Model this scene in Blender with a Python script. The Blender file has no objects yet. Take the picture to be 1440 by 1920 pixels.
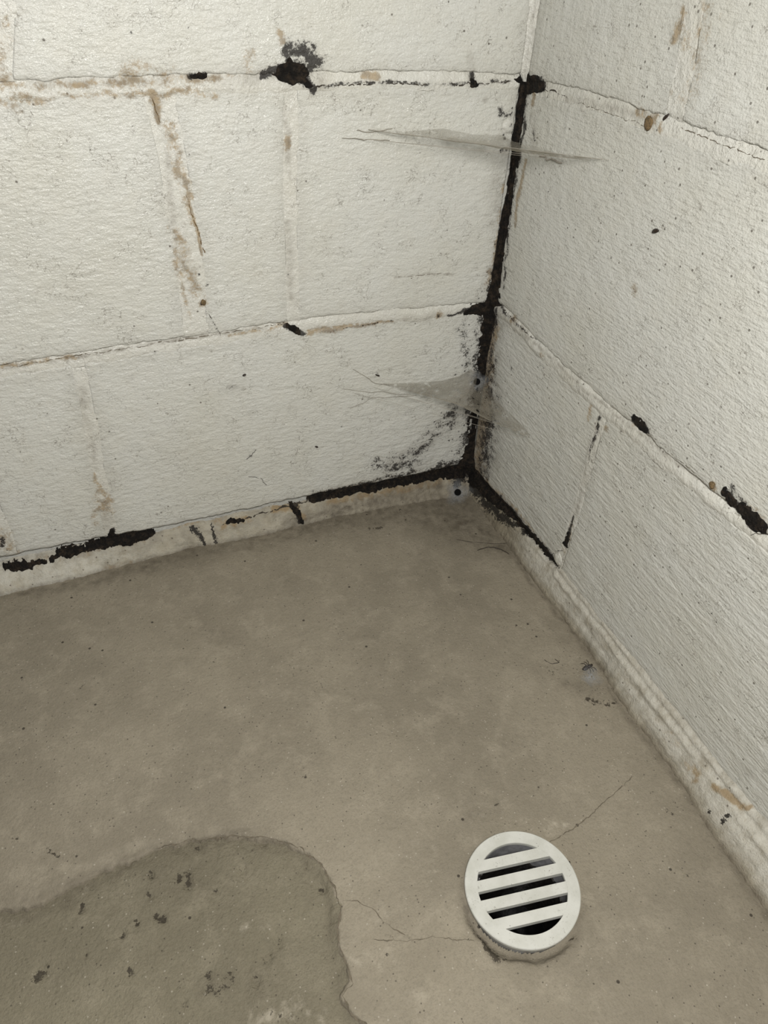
import bpy, bmesh, math, random
import numpy as np
from mathutils import Matrix, Vector

random.seed(7)
rng = np.random.default_rng(11)
scene = bpy.context.scene
COL = scene.collection

# ------------------------------------------------------------------ camera, world, light, exposure
cam_data = bpy.data.cameras.new('camera')
cam = bpy.data.objects.new('camera', cam_data)
COL.objects.link(cam)
M3 = Matrix([[0.9303708, 0.2013336, -0.3063901], [-0.3642401, 0.6026739, -0.7100094], [0.0417045, 0.7721716, 0.634044]])
cam.matrix_world = Matrix.Translation(Vector([-0.37016, -0.60972, 0.50257])) @ M3.to_4x4()
cam_data.sensor_fit = 'VERTICAL'
cam_data.sensor_height = 36.0
cam_data.lens = 25.7029
cam_data.clip_start = 0.01
scene.camera = cam

world = bpy.data.worlds.new('world')
scene.world = world
world.use_nodes = True
bg = world.node_tree.nodes['Background']
bg.inputs['Color'].default_value = (0.93, 0.97, 1.0, 1)
bg.inputs['Strength'].default_value = 0.03

lamp_data = bpy.data.lights.new('hand_lamp', 'POINT')        # bare bulb held just above and behind the camera
lamp_data.energy = 18.5
lamp_data.color = (1.0, 0.98, 0.935)
lamp_data.shadow_soft_size = 0.055
lamp = bpy.data.objects.new('hand_lamp', lamp_data)
COL.objects.link(lamp)
lamp.location = (-0.37, -0.66, 0.61)

scene.view_settings.view_transform = 'Standard'
scene.view_settings.look = 'None'
scene.view_settings.gamma = 1.0
scene.view_settings.use_curve_mapping = False
scene.view_settings.exposure = 0.0

# ------------------------------------------------------------------ helpers
def tag(o, label=None, cat=None, group=None, kind=None):
    if label: o['label'] = label
    if cat: o['category'] = cat
    if group: o['group'] = group
    if kind: o['kind'] = kind
    return o

def link(name, me, mat=None, parent=None):
    o = bpy.data.objects.new(name, me)
    COL.objects.link(o)
    if mat is not None and me is not None: me.materials.append(mat)
    if parent is not None: o.parent = parent
    return o

def empty(name, loc=(0, 0, 0)):
    o = bpy.data.objects.new(name, None)
    COL.objects.link(o)
    o.location = loc
    o.empty_display_size = 0.02
    return o

def mesh_np(name, V, Q, stain=None, smooth=True):
    """V (n,3) metres, Q (m,4) quads or (m,3) triangles, stain (n,4)"""
    V = np.ascontiguousarray(V, np.float32); Q = np.ascontiguousarray(Q, np.int32)
    me = bpy.data.meshes.new(name)
    k = Q.shape[1]
    me.vertices.add(len(V)); me.vertices.foreach_set('co', V.ravel())
    me.loops.add(Q.size); me.loops.foreach_set('vertex_index', Q.ravel())
    me.polygons.add(len(Q)); me.polygons.foreach_set('loop_start', np.arange(0, Q.size, k, dtype=np.int32))
    me.polygons.foreach_set('loop_total', np.full(len(Q), k, np.int32))
    me.polygons.foreach_set('use_smooth', np.full(len(Q), smooth))
    me.update(calc_edges=True); me.validate()
    if stain is not None:
        a = me.attributes.new('stain', 'FLOAT_COLOR', 'POINT')
        a.data.foreach_set('color', np.ascontiguousarray(stain, np.float32).ravel())
    return me

def grid_quads(nu, nv):
    i = np.arange(nu * nv).reshape(nv, nu)
    return np.stack([i[:-1, :-1], i[:-1, 1:], i[1:, 1:], i[1:, :-1]], -1).reshape(-1, 4)

def hash2(i, j, seed):
    h = (i.astype(np.int64) * 374761393 + j.astype(np.int64) * 668265263 + seed * 1442695041) & 0xffffffff
    h = ((h ^ (h >> 13)) * 1274126177) & 0xffffffff
    h = ((h ^ (h >> 16)) * 2246822519) & 0xffffffff
    return (h ^ (h >> 15)) / 4294967295.0

def vn(x, y, seed=0):
    x = np.asarray(x, float); y = np.asarray(y, float)
    i = np.floor(x); j = np.floor(y); fx = x - i; fy = y - j
    fx = fx * fx * fx * (fx * (fx * 6 - 15) + 10); fy = fy * fy * fy * (fy * (fy * 6 - 15) + 10)
    a = hash2(i, j, seed); b = hash2(i + 1, j, seed); c = hash2(i, j + 1, seed); d = hash2(i + 1, j + 1, seed)
    return (a + (b - a) * fx + (c - a) * fy + (a - b - c + d) * fx * fy) * 2 - 1

def fbm(x, y, seed=0, o=3):
    s = 0; a = 1.0; t = 0
    for k in range(o):
        s = s + a * vn(x * 2.03 ** k, y * 2.03 ** k, seed + 17 * k); t += a; a *= 0.5
    return s / t

def sstep(a, b, x):
    t = np.clip((x - a) / (b - a), 0, 1)
    return t * t * (3 - 2 * t)

def pdist(x, y, pts, closed=False):
    """distance to a polyline and the 0..n-1 parameter of the nearest point"""
    pts = np.asarray(pts, float)
    best = np.full(np.shape(x), 1e9); par = np.zeros(np.shape(x))
    if len(pts) == 1:
        return np.hypot(x - pts[0, 0], y - pts[0, 1]), par
    n = len(pts) if closed else len(pts) - 1
    for k in range(n):
        a = pts[k]; b = pts[(k + 1) % len(pts)]; d = b - a; L = d @ d + 1e-9
        t = np.clip(((x - a[0]) * d[0] + (y - a[1]) * d[1]) / L, 0, 1)
        q = np.hypot(x - a[0] - t * d[0], y - a[1] - t * d[1])
        m = q < best
        best = np.where(m, q, best); par = np.where(m, k + t, par)
    return best, par

def inside(x, y, pts):
    pts = np.asarray(pts, float); r = np.zeros(np.shape(x), bool)
    for k in range(len(pts)):
        a = pts[k]; b = pts[(k + 1) % len(pts)]
        c = ((a[1] > y) != (b[1] > y))
        xx = a[0] + (y - a[1]) * (b[0] - a[0]) / (b[1] - a[1] + 1e-12)
        r ^= c & (x < xx)
    return r

def interp(pts, x):
    pts = sorted(pts)
    return np.interp(x, [q[0] for q in pts], [q[1] for q in pts])

# ------------------------------------------------------------------ materials
class N:
    def __init__(s, name):
        s.m = bpy.data.materials.new(name); s.m.use_nodes = True
        s.t = s.m.node_tree; s.n = s.t.nodes; s.l = s.t.links
        s.b = s.n['Principled BSDF']; s.out = s.n['Material Output']
    def a(s, typ, **kw):
        n = s.n.new(typ)
        for k, v in kw.items(): setattr(n, k, v)
        return n
    def put(s, sock, v):
        if hasattr(v, 'links') or hasattr(v, 'is_linked'): s.l.new(v, sock)
        elif isinstance(v, (tuple, list)):
            sock.default_value = tuple(v) + ((1,) if len(v) == 3 and len(sock.default_value) == 4 else ())
        else: sock.default_value = v
    def math(s, op, x, y=0.0, c=False):
        n = s.a('ShaderNodeMath', operation=op, use_clamp=c)
        s.put(n.inputs[0], x); s.put(n.inputs[1], y); return n.outputs[0]
    def mix(s, f, a, b, blend='MIX'):
        n = s.a('ShaderNodeMix', data_type='RGBA', blend_type=blend)
        s.put(n.inputs[0], f); s.put(n.inputs[6], a); s.put(n.inputs[7], b); return n.outputs[2]
    def ramp(s, x, lo, hi, a=0.0, b=1.0, smooth=True):
        n = s.a('ShaderNodeMapRange', interpolation_type='SMOOTHSTEP' if smooth else 'LINEAR')
        s.put(n.inputs['Value'], x); s.put(n.inputs['From Min'], lo); s.put(n.inputs['From Max'], hi)
        s.put(n.inputs['To Min'], a); s.put(n.inputs['To Max'], b); return n.outputs[0]
    def pos(s, scale=(1, 1, 1)):
        g = s.a('ShaderNodeNewGeometry'); m = s.a('ShaderNodeMapping')
        s.l.new(g.outputs['Position'], m.inputs['Vector']); m.inputs['Scale'].default_value = scale
        return m.outputs[0]
    def noise(s, vec, scale, detail=3, rough=0.55, dist=0.0):
        n = s.a('ShaderNodeTexNoise'); s.l.new(vec, n.inputs['Vector'])
        n.inputs['Scale'].default_value = scale; n.inputs['Detail'].default_value = detail
        n.inputs['Roughness'].default_value = rough; n.inputs['Distortion'].default_value = dist
        return n.outputs['Fac']
    def voro(s, vec, scale, feature='F1'):
        n = s.a('ShaderNodeTexVoronoi', feature=feature); s.l.new(vec, n.inputs['Vector'])
        n.inputs['Scale'].default_value = scale
        return n.outputs['Distance'], n.outputs['Color']
    def stain(s):
        a = s.a('ShaderNodeAttribute', attribute_name='stain'); sp = s.a('ShaderNodeSeparateColor')
        s.l.new(a.outputs['Color'], sp.inputs[0])
        return sp.outputs[0], sp.outputs[1], sp.outputs[2], a.outputs['Alpha']
    def bump(s, h, strength, dist, normal=None):
        n = s.a('ShaderNodeBump'); s.l.new(h, n.inputs['Height'])
        n.inputs['Strength'].default_value = strength; n.inputs['Distance'].default_value = dist
        if normal is not None: s.l.new(normal, n.inputs['Normal'])
        return n.outputs[0]

def spots(k, p, scale, r, keep):
    """scattered round specks: distance below r inside a share of the cells"""
    d, c = k.voro(p, scale)
    sp = k.a('ShaderNodeSeparateColor'); k.l.new(c, sp.inputs[0])
    a = k.math('LESS_THAN', sp.outputs[0], keep)
    return k.math('MULTIPLY', a, k.ramp(d, r * 0.6, r, 1.0, 0.0))

def paint_material(name, base, stretch, worn):
    """white masonry paint: stain attribute R mould, G rust, B grime, A extra roughness of the coat"""
    k = N(name); p = k.pos(); ps = k.pos(stretch)
    mo, ru, gr, al = k.stain()
    big = k.noise(p, 9, 4); mid = k.noise(p, 60, 4)
    c = k.mix(k.ramp(big, 0.35, 0.7), base, tuple(v * f for v, f in zip(base, (0.955, 0.945, 0.915))))
    c = k.mix(k.ramp(mid, 0.45, 0.75, 0.0, worn), c, (0.60, 0.55, 0.45))
    # hair-thin dirt curls
    for sc, w, lo in ((95, 0.006, 0.49), (190, 0.010, 0.50)):
        nn = k.noise(p, sc, 2, 0.6, 0.4)
        ln = k.ramp(k.math('ABSOLUTE', k.math('SUBTRACT', nn, 0.5)), w * 0.5, w * 1.6, 1.0, 0.0)
        msk = k.ramp(k.noise(p, sc * 0.28, 3, 0.7), lo, lo + 0.12)
        c = k.mix(k.math('MULTIPLY', k.math('MULTIPLY', ln, msk), 0.55), c, (0.15, 0.13, 0.105))
    c = k.mix(k.ramp(k.noise(p, 850, 3, 0.7), 0.42, 0.75, 0.0, 0.22), c, (0.42, 0.39, 0.33))
    c = k.mix(k.math('MULTIPLY', k.ramp(k.noise(p, 330, 4, 0.75), 0.56, 0.74), k.ramp(k.noise(p, 22, 3, 0.6), 0.42, 0.62, 0.05, 0.45)), c, (0.28, 0.255, 0.21))
    c = k.mix(k.math('MULTIPLY', spots(k, p, 130, 0.14, 0.10), 0.75), c, (0.07, 0.055, 0.04))
    # grime
    g = k.math('MULTIPLY', gr, k.ramp(k.noise(p, 160, 4, 0.65), 0.3, 0.7, 0.45, 1.0))
    c = k.mix(k.math('MULTIPLY', g, 0.85), c, (0.20, 0.175, 0.14))
    # rust and damp bleeding through
    nr = k.ramp(k.math('ADD', k.math('MULTIPLY', k.noise(p, 480, 5, 0.75), 0.5), k.math('MULTIPLY', k.noise(p, 130, 5, 0.7), 0.5)), 0.36, 0.64)
    rf = k.math('MULTIPLY', k.ramp(k.math('SUBTRACT', k.math('MULTIPLY', ru, 1.25), nr), -0.35, 0.60), k.ramp(ru, 0.0, 0.22))
    rc = k.mix(k.ramp(k.noise(p, 120, 4), 0.35, 0.65), (0.36, 0.255, 0.13), (0.205, 0.15, 0.085))
    c = k.mix(k.math('MULTIPLY', rf, 0.74), c, rc)
    # mould
    nm = k.ramp(k.math('ADD', k.math('MULTIPLY', k.noise(p, 520, 4, 0.7), 0.65), k.math('MULTIPLY', k.noise(p, 120, 4, 0.6), 0.35)), 0.33, 0.66, 0.10, 0.95)
    mf = k.ramp(k.math('SUBTRACT', k.math('MULTIPLY', mo, 1.15), nm), -0.10, 0.32)
    mf = k.math('MULTIPLY', mf, k.ramp(mo, 0.0, 0.2))
    c = k.mix(k.math('MULTIPLY', mo, 0.30), c, (0.17, 0.155, 0.15))
    c = k.mix(k.math('MULTIPLY', mf, 0.94), c, (0.018, 0.015, 0.013))
    k.l.new(c, k.b.inputs['Base Color'])
    rr = k.ramp(k.noise(p, 30, 3), 0.3, 0.7, 0.13, 0.32)
    rr = k.math('ADD', rr, k.math('MULTIPLY', k.math('ADD', k.math('ADD', mf, rf), gr), 0.35))
    rr = k.math('ADD', rr, k.math('MULTIPLY', al, 0.3), True)
    k.l.new(rr, k.b.inputs['Roughness'])
    k.b.inputs['Specular IOR Level'].default_value = 0.5
    h1 = k.noise(ps, 230, 3, 0.6); h2 = k.noise(p, 560, 3, 0.65)
    h = k.math('ADD', h1, k.math('MULTIPLY', h2, 0.55))
    h = k.math('SUBTRACT', h, k.math('MULTIPLY', mf, 0.3))
    k.l.new(k.bump(h, 0.70, 0.0019), k.b.inputs['Normal'])
    return k.m

WHITE = (0.64, 0.642, 0.603)
M_LEFT = paint_material('white_paint_left', WHITE, (0.55, 1, 1.25), 0.10)
M_RIGHT = paint_material('white_paint_right', WHITE, (1, 0.40, 1.6), 0.10)
M_MORTAR = paint_material('white_paint_mortar', (0.665, 0.66, 0.615), (1, 1, 1), 0.12)

def toe_material():
    k = N('dirty_mortar_toe'); p = k.pos()
    mo, ru, gr, al = k.stain()
    c = k.mix(k.ramp(k.noise(p, 45, 4, 0.65), 0.35, 0.65), (0.36, 0.32, 0.24), (0.23, 0.20, 0.145))
    c = k.mix(k.math('MULTIPLY', al, k.ramp(k.noise(p, 80, 4, 0.65), 0.25, 0.6, 0.35, 1.0)), c, (0.57, 0.55, 0.485))
    c = k.mix(k.math('MULTIPLY', k.ramp(k.noise(p, 330, 4, 0.7), 0.5, 0.72), 0.40), c, (0.36, 0.31, 0.23))
    c = k.mix(k.math('MULTIPLY', spots(k, p, 210, 0.22, 0.16), 0.7), c, (0.10, 0.08, 0.06))
    nr = k.ramp(k.noise(p, 150, 5, 0.7), 0.3, 0.7)
    rf = k.ramp(k.math('SUBTRACT', k.math('MULTIPLY', ru, 1.2), k.math('MULTIPLY', nr, 0.6)), 0.0, 0.8)
    c = k.mix(k.math('MULTIPLY', rf, 0.8), c, (0.30, 0.21, 0.105))
    g = k.math('MULTIPLY', gr, k.ramp(k.noise(p, 190, 4, 0.65), 0.3, 0.7, 0.5, 1.0))
    c = k.mix(k.math('MULTIPLY', g, 0.9), c, (0.115, 0.095, 0.07))
    nm = k.ramp(k.noise(p, 420, 4, 0.7), 0.33, 0.66, 0.10, 0.95)
    mf = k.ramp(k.math('SUBTRACT', k.math('MULTIPLY', mo, 1.12), nm), 0.0, 0.16)
    c = k.mix(k.math('MULTIPLY', mf, 0.96), c, (0.016, 0.013, 0.010))
    k.l.new(c, k.b.inputs['Base Color'])
    k.b.inputs['Roughness'].default_value = 0.72
    h = k.math('ADD', k.noise(p, 300, 4, 0.65), k.math('MULTIPLY', k.noise(p, 900, 2), 0.4))
    k.l.new(k.bump(h, 0.8, 0.0018), k.b.inputs['Normal'])
    return k.m
M_TOE = toe_material()

def floor_material(name, c1, c2, c3, patch):
    k = N(name); p = k.pos()
    mo, ru, gr, al = k.stain()
    c = k.mix(k.ramp(k.noise(p, 7, 5, 0.6), 0.35, 0.65), c1, c2)
    c = k.mix(k.ramp(k.noise(p, 40, 5, 0.65, 0.3), 0.45, 0.72, 0.0, 0.6), c, c3)
    c = k.mix(k.ramp(k.noise(p, 700, 3, 0.7), 0.45, 0.75, 0.0, 0.42), c, tuple(v * 0.5 for v in c1))
    c = k.mix(k.ramp(k.noise(p, 210, 4, 0.7), 0.5, 0.75, 0.0, 0.30), c, tuple(v * 0.6 for v in c1))
    # sand grains, pale and dark
    c = k.mix(k.math('MULTIPLY', spots(k, p, 420, 0.28, 0.06), 0.5), c, (0.50, 0.46, 0.39))
    c = k.mix(k.math('MULTIPLY', spots(k, k.pos((1.1, 1.1, 1.1)), 360, 0.27, 0.08), 0.7), c, (0.055, 0.045, 0.035))
    c = k.mix(k.math('MULTIPLY', spots(k, k.pos((0.93, 0.93, 0.93)), 95, 0.13, 0.15), 0.85), c, (0.03, 0.024, 0.018))
    # pale scuffs and lime bloom
    gf = k.ramp(k.math('SUBTRACT', k.math('MULTIPLY', ru, 1.1), k.math('MULTIPLY', k.ramp(k.noise(p, 110, 5, 0.7), 0.3, 0.7), 0.75)), -0.1, 0.8)
    c = k.mix(k.math('MULTIPLY', gf, 0.65), c, (0.46, 0.415, 0.335))
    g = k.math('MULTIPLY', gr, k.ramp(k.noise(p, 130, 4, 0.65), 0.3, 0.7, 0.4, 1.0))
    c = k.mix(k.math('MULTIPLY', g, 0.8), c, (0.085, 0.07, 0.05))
    nm = k.ramp(k.noise(p, 330, 5, 0.7), 0.3, 0.68, 0.10, 0.95)
    mf = k.ramp(k.math('SUBTRACT', k.math('MULTIPLY', mo, 1.12), nm), 0.0, 0.2)
    c = k.mix(k.math('MULTIPLY', mf, 0.9), c, (0.045, 0.037, 0.026))
    k.l.new(c, k.b.inputs['Base Color'])
    k.b.inputs['Specular IOR Level'].default_value = 0.3
    k.l.new(k.ramp(k.noise(p, 25, 3), 0.3, 0.7, 0.55, 0.75), k.b.inputs['Roughness'])
    h = k.math('ADD', k.noise(p, 420, 4, 0.7), k.math('MULTIPLY', k.noise(p, 60, 4), 0.6 if patch else 0.3))
    k.l.new(k.bump(h, 0.9 if patch else 0.6, 0.0018), k.b.inputs['Normal'])
    return k.m
M_FLOOR = floor_material('concrete_screed', (0.288, 0.254, 0.194), (0.230, 0.202, 0.153), (0.348, 0.308, 0.239), False)
M_PATCH = floor_material('old_concrete', (0.226, 0.202, 0.144), (0.187, 0.166, 0.118), (0.275, 0.245, 0.180), True)

def mould_material():
    k = N('black_mould'); p = k.pos()
    c = k.mix(k.ramp(k.noise(p, 170, 5, 0.75), 0.44, 0.70), (0.0075, 0.006, 0.005), (0.042, 0.030, 0.020))
    c = k.mix(k.ramp(k.noise(p, 700, 3, 0.7), 0.66, 0.78, 0, 0.5), c, (0.12, 0.095, 0.07))
    k.l.new(c, k.b.inputs['Base Color'])
    k.l.new(k.ramp(k.noise(p, 300, 3), 0.3, 0.7, 0.5, 0.95), k.b.inputs['Roughness'])
    k.b.inputs['Specular IOR Level'].default_value = 0.25
    k.l.new(k.bump(k.noise(p, 480, 4, 0.7), 0.9, 0.0025), k.b.inputs['Normal'])
    return k.m
M_MOULD = mould_material()

def simple(name, col, rough, sc=0, col2=None, lo=0.4, hi=0.65, bump=0.0, spec=0.5, metal=0.0):
    k = N(name); p = k.pos()
    if sc:
        c = k.mix(k.ramp(k.noise(p, sc, 4, 0.65), lo, hi), col, col2)
        k.l.new(c, k.b.inputs['Base Color'])
        if bump: k.l.new(k.bump(k.noise(p, sc * 1.7, 3, 0.6), bump, 0.001), k.b.inputs['Normal'])
    else: k.put(k.b.inputs['Base Color'], col)
    k.b.inputs['Roughness'].default_value = rough
    k.b.inputs['Specular IOR Level'].default_value = spec
    k.b.inputs['Metallic'].default_value = metal
    return k.m

def drain_material():
    k = N('white_drain_plastic'); p = k.pos()
    c = k.mix(k.ramp(k.noise(p, 55, 4, 0.6), 0.35, 0.7), (0.57, 0.57, 0.53), (0.49, 0.49, 0.445))
    d = k.math('MULTIPLY', k.ramp(k.noise(p, 620, 4, 0.75), 0.56, 0.70), k.ramp(k.noise(p, 70, 3, 0.6), 0.44, 0.66))
    c = k.mix(k.math('MULTIPLY', d, 0.75), c, (0.14, 0.125, 0.10))
    c = k.mix(k.math('MULTIPLY', spots(k, p, 420, 0.2, 0.07), 0.6), c, (0.14, 0.12, 0.10))
    k.l.new(c, k.b.inputs['Base Color'])
    k.b.inputs['Roughness'].default_value = 0.48
    k.l.new(k.bump(k.noise(p, 900, 2), 0.15, 0.0006), k.b.inputs['Normal'])
    return k.m
M_DRAIN = drain_material()
M_SLEEVE = simple('grey_drain_sleeve', (0.30, 0.295, 0.28), 0.6, 160, (0.17, 0.155, 0.13), bump=0.3)
M_PIPE = simple('grey_pipe', (0.26, 0.26, 0.27), 0.5, 90, (0.16, 0.16, 0.165), bump=0.2)
M_SLIME = simple('black_pipe_slime', (0.010, 0.009, 0.008), 0.45, 200, (0.028, 0.024, 0.019), bump=0.8)
M_WATER = simple('dark_water', (0.004, 0.004, 0.004), 0.06)
M_BUG = simple('dark_chitin', (0.016, 0.011, 0.008), 0.4, 900, (0.035, 0.022, 0.014))
M_BROWN = simple('brown_crumb', (0.20, 0.135, 0.065), 0.85, 600, (0.10, 0.07, 0.035), bump=0.8)
M_HOLE = simple('funnel_dark', (0.008, 0.008, 0.008), 1.0, spec=0.0)
M_HAIR = simple('dark_fibre', (0.03, 0.022, 0.016), 0.6)
M_CRACK = simple('crack_dark', (0.035, 0.028, 0.021), 0.95, 500, (0.07, 0.058, 0.042))
M_FCRACK = simple('floor_crack_dark', (0.15, 0.125, 0.09), 0.95, 500, (0.10, 0.085, 0.06))

def web_material(name, col, dens, sc, fleck):
    k = N(name); p = k.pos()
    mo, ru, gr, al = k.stain()
    n = k.noise(p, sc, 5, 0.7, 0.5); f = k.noise(k.pos((1, 1, 3)), sc * 3.5, 3, 0.7)
    a = k.math('MULTIPLY', k.ramp(n, 0.30, 0.62, dens * 0.72, dens * 1.08), al, True)
    hole = k.ramp(k.noise(p, sc * 0.75, 2, 0.5), 0.60, 0.64, 1.0, 0.12)
    a = k.math('MULTIPLY', a, hole)
    a = k.math('MULTIPLY', a, k.ramp(f, 0.3, 0.6, 0.7, 1.0))
    c = k.mix(k.ramp(k.noise(p, sc * 5, 3, 0.7), 0.62, 0.75, 0, fleck), col, (0.05, 0.04, 0.03))
    k.l.new(c, k.b.inputs['Base Color']); k.b.inputs['Roughness'].default_value = 0.9
    k.b.inputs['Specular IOR Level'].default_value = 0.1
    k.l.new(a, k.b.inputs['Alpha'])
    return k.m
M_WEB = web_material('dusty_web', (0.46, 0.43, 0.36), 0.85, 170, 0.4)
M_WEBDARK = web_material('dirty_web', (0.30, 0.275, 0.225), 0.88, 170, 0.5)
def funnel_material():
    k = N('pale_funnel_web'); p = k.pos(); mo, ru, gr, al = k.stain()
    k.put(k.b.inputs['Base Color'], (0.40, 0.42, 0.44)); k.b.inputs['Roughness'].default_value = 0.95
    k.b.inputs['Specular IOR Level'].default_value = 0.03
    k.l.new(k.math('MULTIPLY', al, k.ramp(k.noise(p, 420, 4, 0.7), 0.3, 0.7, 0.25, 0.75)), k.b.inputs['Alpha'])
    return k.m
M_FUNNEL = funnel_material()
M_STRAND = simple('web_strand', (0.36, 0.33, 0.28), 0.9)

# ------------------------------------------------------------------ joints (millimetres; u = distance from the corner, z = height)
BED = {
 'L': [[(499.7,-0.1),(438.1,1.0),(368.7,-2.2),(291.5,-1.2),(185.0,-0.2),(82.6,-0.7),(21.5,0.6)],
       [(452.2,198.4),(395.8,201.0),(299.9,203.1),(207.6,205.0),(129.0,204.4),(26.2,199.3)],
       [(396.0,399.4),(334.3,400.4),(260.1,401.2),(170.7,401.7),(90.4,401.4),(17.3,398.2)]],
 'R': [[(33.4,-0.0),(100.9,5.2),(187.5,6.4),(245.0,4.4),(334.1,5.1),(409.1,3.5),(471.5,4.1)],
       [(28.8,201.8),(128.5,196.1),(195.2,193.7),(244.5,196.0),(306.5,196.5),(344.0,197.7),(373.0,198.9)],
       [(23.1,396.6),(91.3,401.1),(167.9,401.1),(195.2,401.9),(270.6,401.4)]],
}
def bed_z(w, k, u):
    if k >= 3: return np.full(np.shape(u), 200.0 * k)
    b = sorted(BED[w][k])
    z = interp(b, u) + 0.9 * vn(u / 11, u * 0, 66 + k) + 0.5 * vn(u / 3.7, u * 0, 68 + k)
    far = sstep(b[-1][0], b[-1][0] + 200, u)
    return z * (1 - far) + 200 * k * far

GAPZ = 5.5          # half height of a bed joint
def head(pts): return pts
# head joints per course: (points of the centre line, half width)
HEADS = {
 'L': [[([(396.6,166.2),(401.0,98.9),(404.3,18.4)], 5.0), ([(497, 0), (496, 200)], 5.0), ([(900, 0), (900, 200)], 5)],
       [([(202.5,384.4),(206.1,305.6),(207.4,211.3)], 5.0), ([(299.3,387.2),(295.9,351.3),(295.6,312.2),(293.0,269.3),(295.4,217.6)], 10.0), ([(700, 200), (700, 400)], 5)],
       [([(386.9,443.9),(397.5,408.8)], 5.0), ([(483, 400), (483, 600)], 5), ([(885, 400), (885, 600)], 5)],
       [([(205, 600), (205, 800)], 5), ([(605, 600), (605, 800)], 5)]],
 'R': [[([(196.0,191.6),(198.3,150.3),(196.7,102.4),(194.1,20.9)], 4.5), ([(595, 0), (595, 200)], 5)],
       [([(397, 200), (397, 400)], 5), ([(797, 200), (797, 400)], 5)],
       [([(179.3,469.3),(186.8,437.2),(188.9,406.2)], 8.0), ([(585, 400), (585, 600)], 5)],
       [([(395, 600), (395, 800)], 5), ([(795, 600), (795, 800)], 5)]],
}
UEND = 960.0
CORNER_GAP = 5.0

def head_u(h, z):
    p = sorted((q[1], q[0]) for q in h[0])
    return np.interp(z, [q[0] for q in p], [q[1] for q in p])

FINE_U = {'L': 560.0, 'R': 545.0}
FINE_Z = 492.0
def axis(a, b, lim, fine=1.2, coarse=9.0):
    """sample positions from a to b: fine up to lim, coarse beyond"""
    out = []
    if a < lim:
        e = min(b, lim); n = max(2, int(round((e - a) / fine)) + 1)
        out = list(np.linspace(a, e, n))
        a = e
    if b > lim:
        n = max(2, int(round((b - a) / coarse)) + 1)
        c = list(np.linspace(a, b, n)); out = out[:-1] + c if out else c
    return np.array(out)

HRES = 1.0
HMAP = {w: np.full((520, 620), -6.0) for w in 'LR'}        # surface height over (z+20, u)
def splat(w, u, z, h):
    i = np.clip(np.round(z + 20).astype(int), 0, 519); j = np.clip(np.round(u).astype(int), 0, 619)
    np.maximum.at(HMAP[w], (i.ravel(), j.ravel()), h.ravel())
def hget(w, u, z):
    i = np.clip(np.round(np.asarray(z) + 20).astype(int), 0, 519); j = np.clip(np.round(np.asarray(u)).astype(int), 0, 619)
    return HMAP[w][i, j]
def wpos(w, u, z, h):
    """wall millimetres -> world metres"""
    u = np.asarray(u, float); z = np.asarray(z, float) + 0 * u; h = np.asarray(h, float) + 0 * u
    if w == 'L': return np.stack([-u, -h, z], -1) / 1000
    return np.stack([-h, -u, z], -1) / 1000

# ------------------------------------------------------------------ stains on the walls: (channel, points, width mm, strength)
ST = {'L': [], 'R': [], 'TL': [], 'TR': [], 'F': [], 'P': []}
def st(w, ch, pts, width, val, hard=0.0):
    if w in 'LR': val = min(1.0, val * (1.35, 1.3, 1.4)[ch]) if (ch or val < 0.65) else val
    a = np.array(pts, float)
    wm = max(width) if isinstance(width, (list, tuple)) else width
    ST[w].append((ch, a, width, val, hard, a[:, 0].min() - wm * 1.6, a[:, 0].max() + wm * 1.6, a[:, 1].min() - wm * 1.6, a[:, 1].max() + wm * 1.6))
def stain_at(w, u, z, base=None):
    S = np.zeros(u.shape + (4,)) if base is None else base
    nx = fbm(u / 13, z / 13, 91, 4); ny = fbm(u / 13, z / 13, 95, 4); mot = 0.85 + 0.75 * fbm(u / 6, z / 6, 97, 3)
    for ch, a, width, val, hard, x0, x1, y0, y1 in ST[w]:
        m = (u > x0) & (u < x1) & (z > y0) & (z < y1)
        if not m.any(): continue
        wm = max(width) if isinstance(width, (list, tuple)) else width
        am = min(7.0, 0.45 * wm + 0.8)
        d, t = pdist(u[m] + am * nx[m], z[m] + am * ny[m], a)
        wd = np.interp(t, np.arange(len(width)) * (len(a) - 1) / max(1, len(width) - 1), width) if isinstance(width, (list, tuple)) else width
        v = val * (1 - sstep(hard, 1.0, d / np.maximum(wd, 0.01)))
        if val < 0.9: v = v * np.clip(mot[m], 0, 1.25)
        S[m, ch] = np.maximum(S[m, ch], np.minimum(v, 1.0))
    return S
MO, RU, GR_SHADE = 0, 1, 2  # mould, rust, grime; on the floor the last also holds painted shade

# left wall ------------------------------------------------------------
st('L', MO, [(201.4,421.0),(189.1,423.2),(183.1,415.8),(191.6,409.0)], [11, 15, 13, 9], 0.60)
st('L', MO, [(190.5,417.5),(185.2,415.1)], 7, 0.95)
st('L', MO, [(183.8,424.5)], 4, 1.0); st('L', MO, [(180.3,415.0)], 5, 1.0); st('L', MO, [(203.5,419.3)], 5, 0.8)
st('L', MO, [(197.5,415.9),(189.5,409.7)], 5, 0.8)
st('L', MO, [(220.4,403.9),(208.1,407.2),(195.8,407.0),(191.0,401.3),(183.5,397.6)], [4, 12, 14, 7, 3], 0.95)
st('L', GR_SHADE, [(244.4,403.0),(212.3,405.2),(179.2,401.8)], 14, 0.35)
st('L', MO, [(276.8,405.5),(271.0,406.4),(265.4,405.7)], 4, 0.85)
st('L', MO, [(183.5,397.6),(166.4,398.0),(144.6,398.7),(117.8,399.3),(90.0,397.3),(66.3,396.8),(46.9,396.8),(14.7,398.1)], 2.6, 0.75)
st('L', MO, [(50.2,403.3),(47.9,396.8)], [4, 6], 0.85); st('L', MO, [(94.7,397.4),(83.0,397.1)], 3.5, 0.7)
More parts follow.
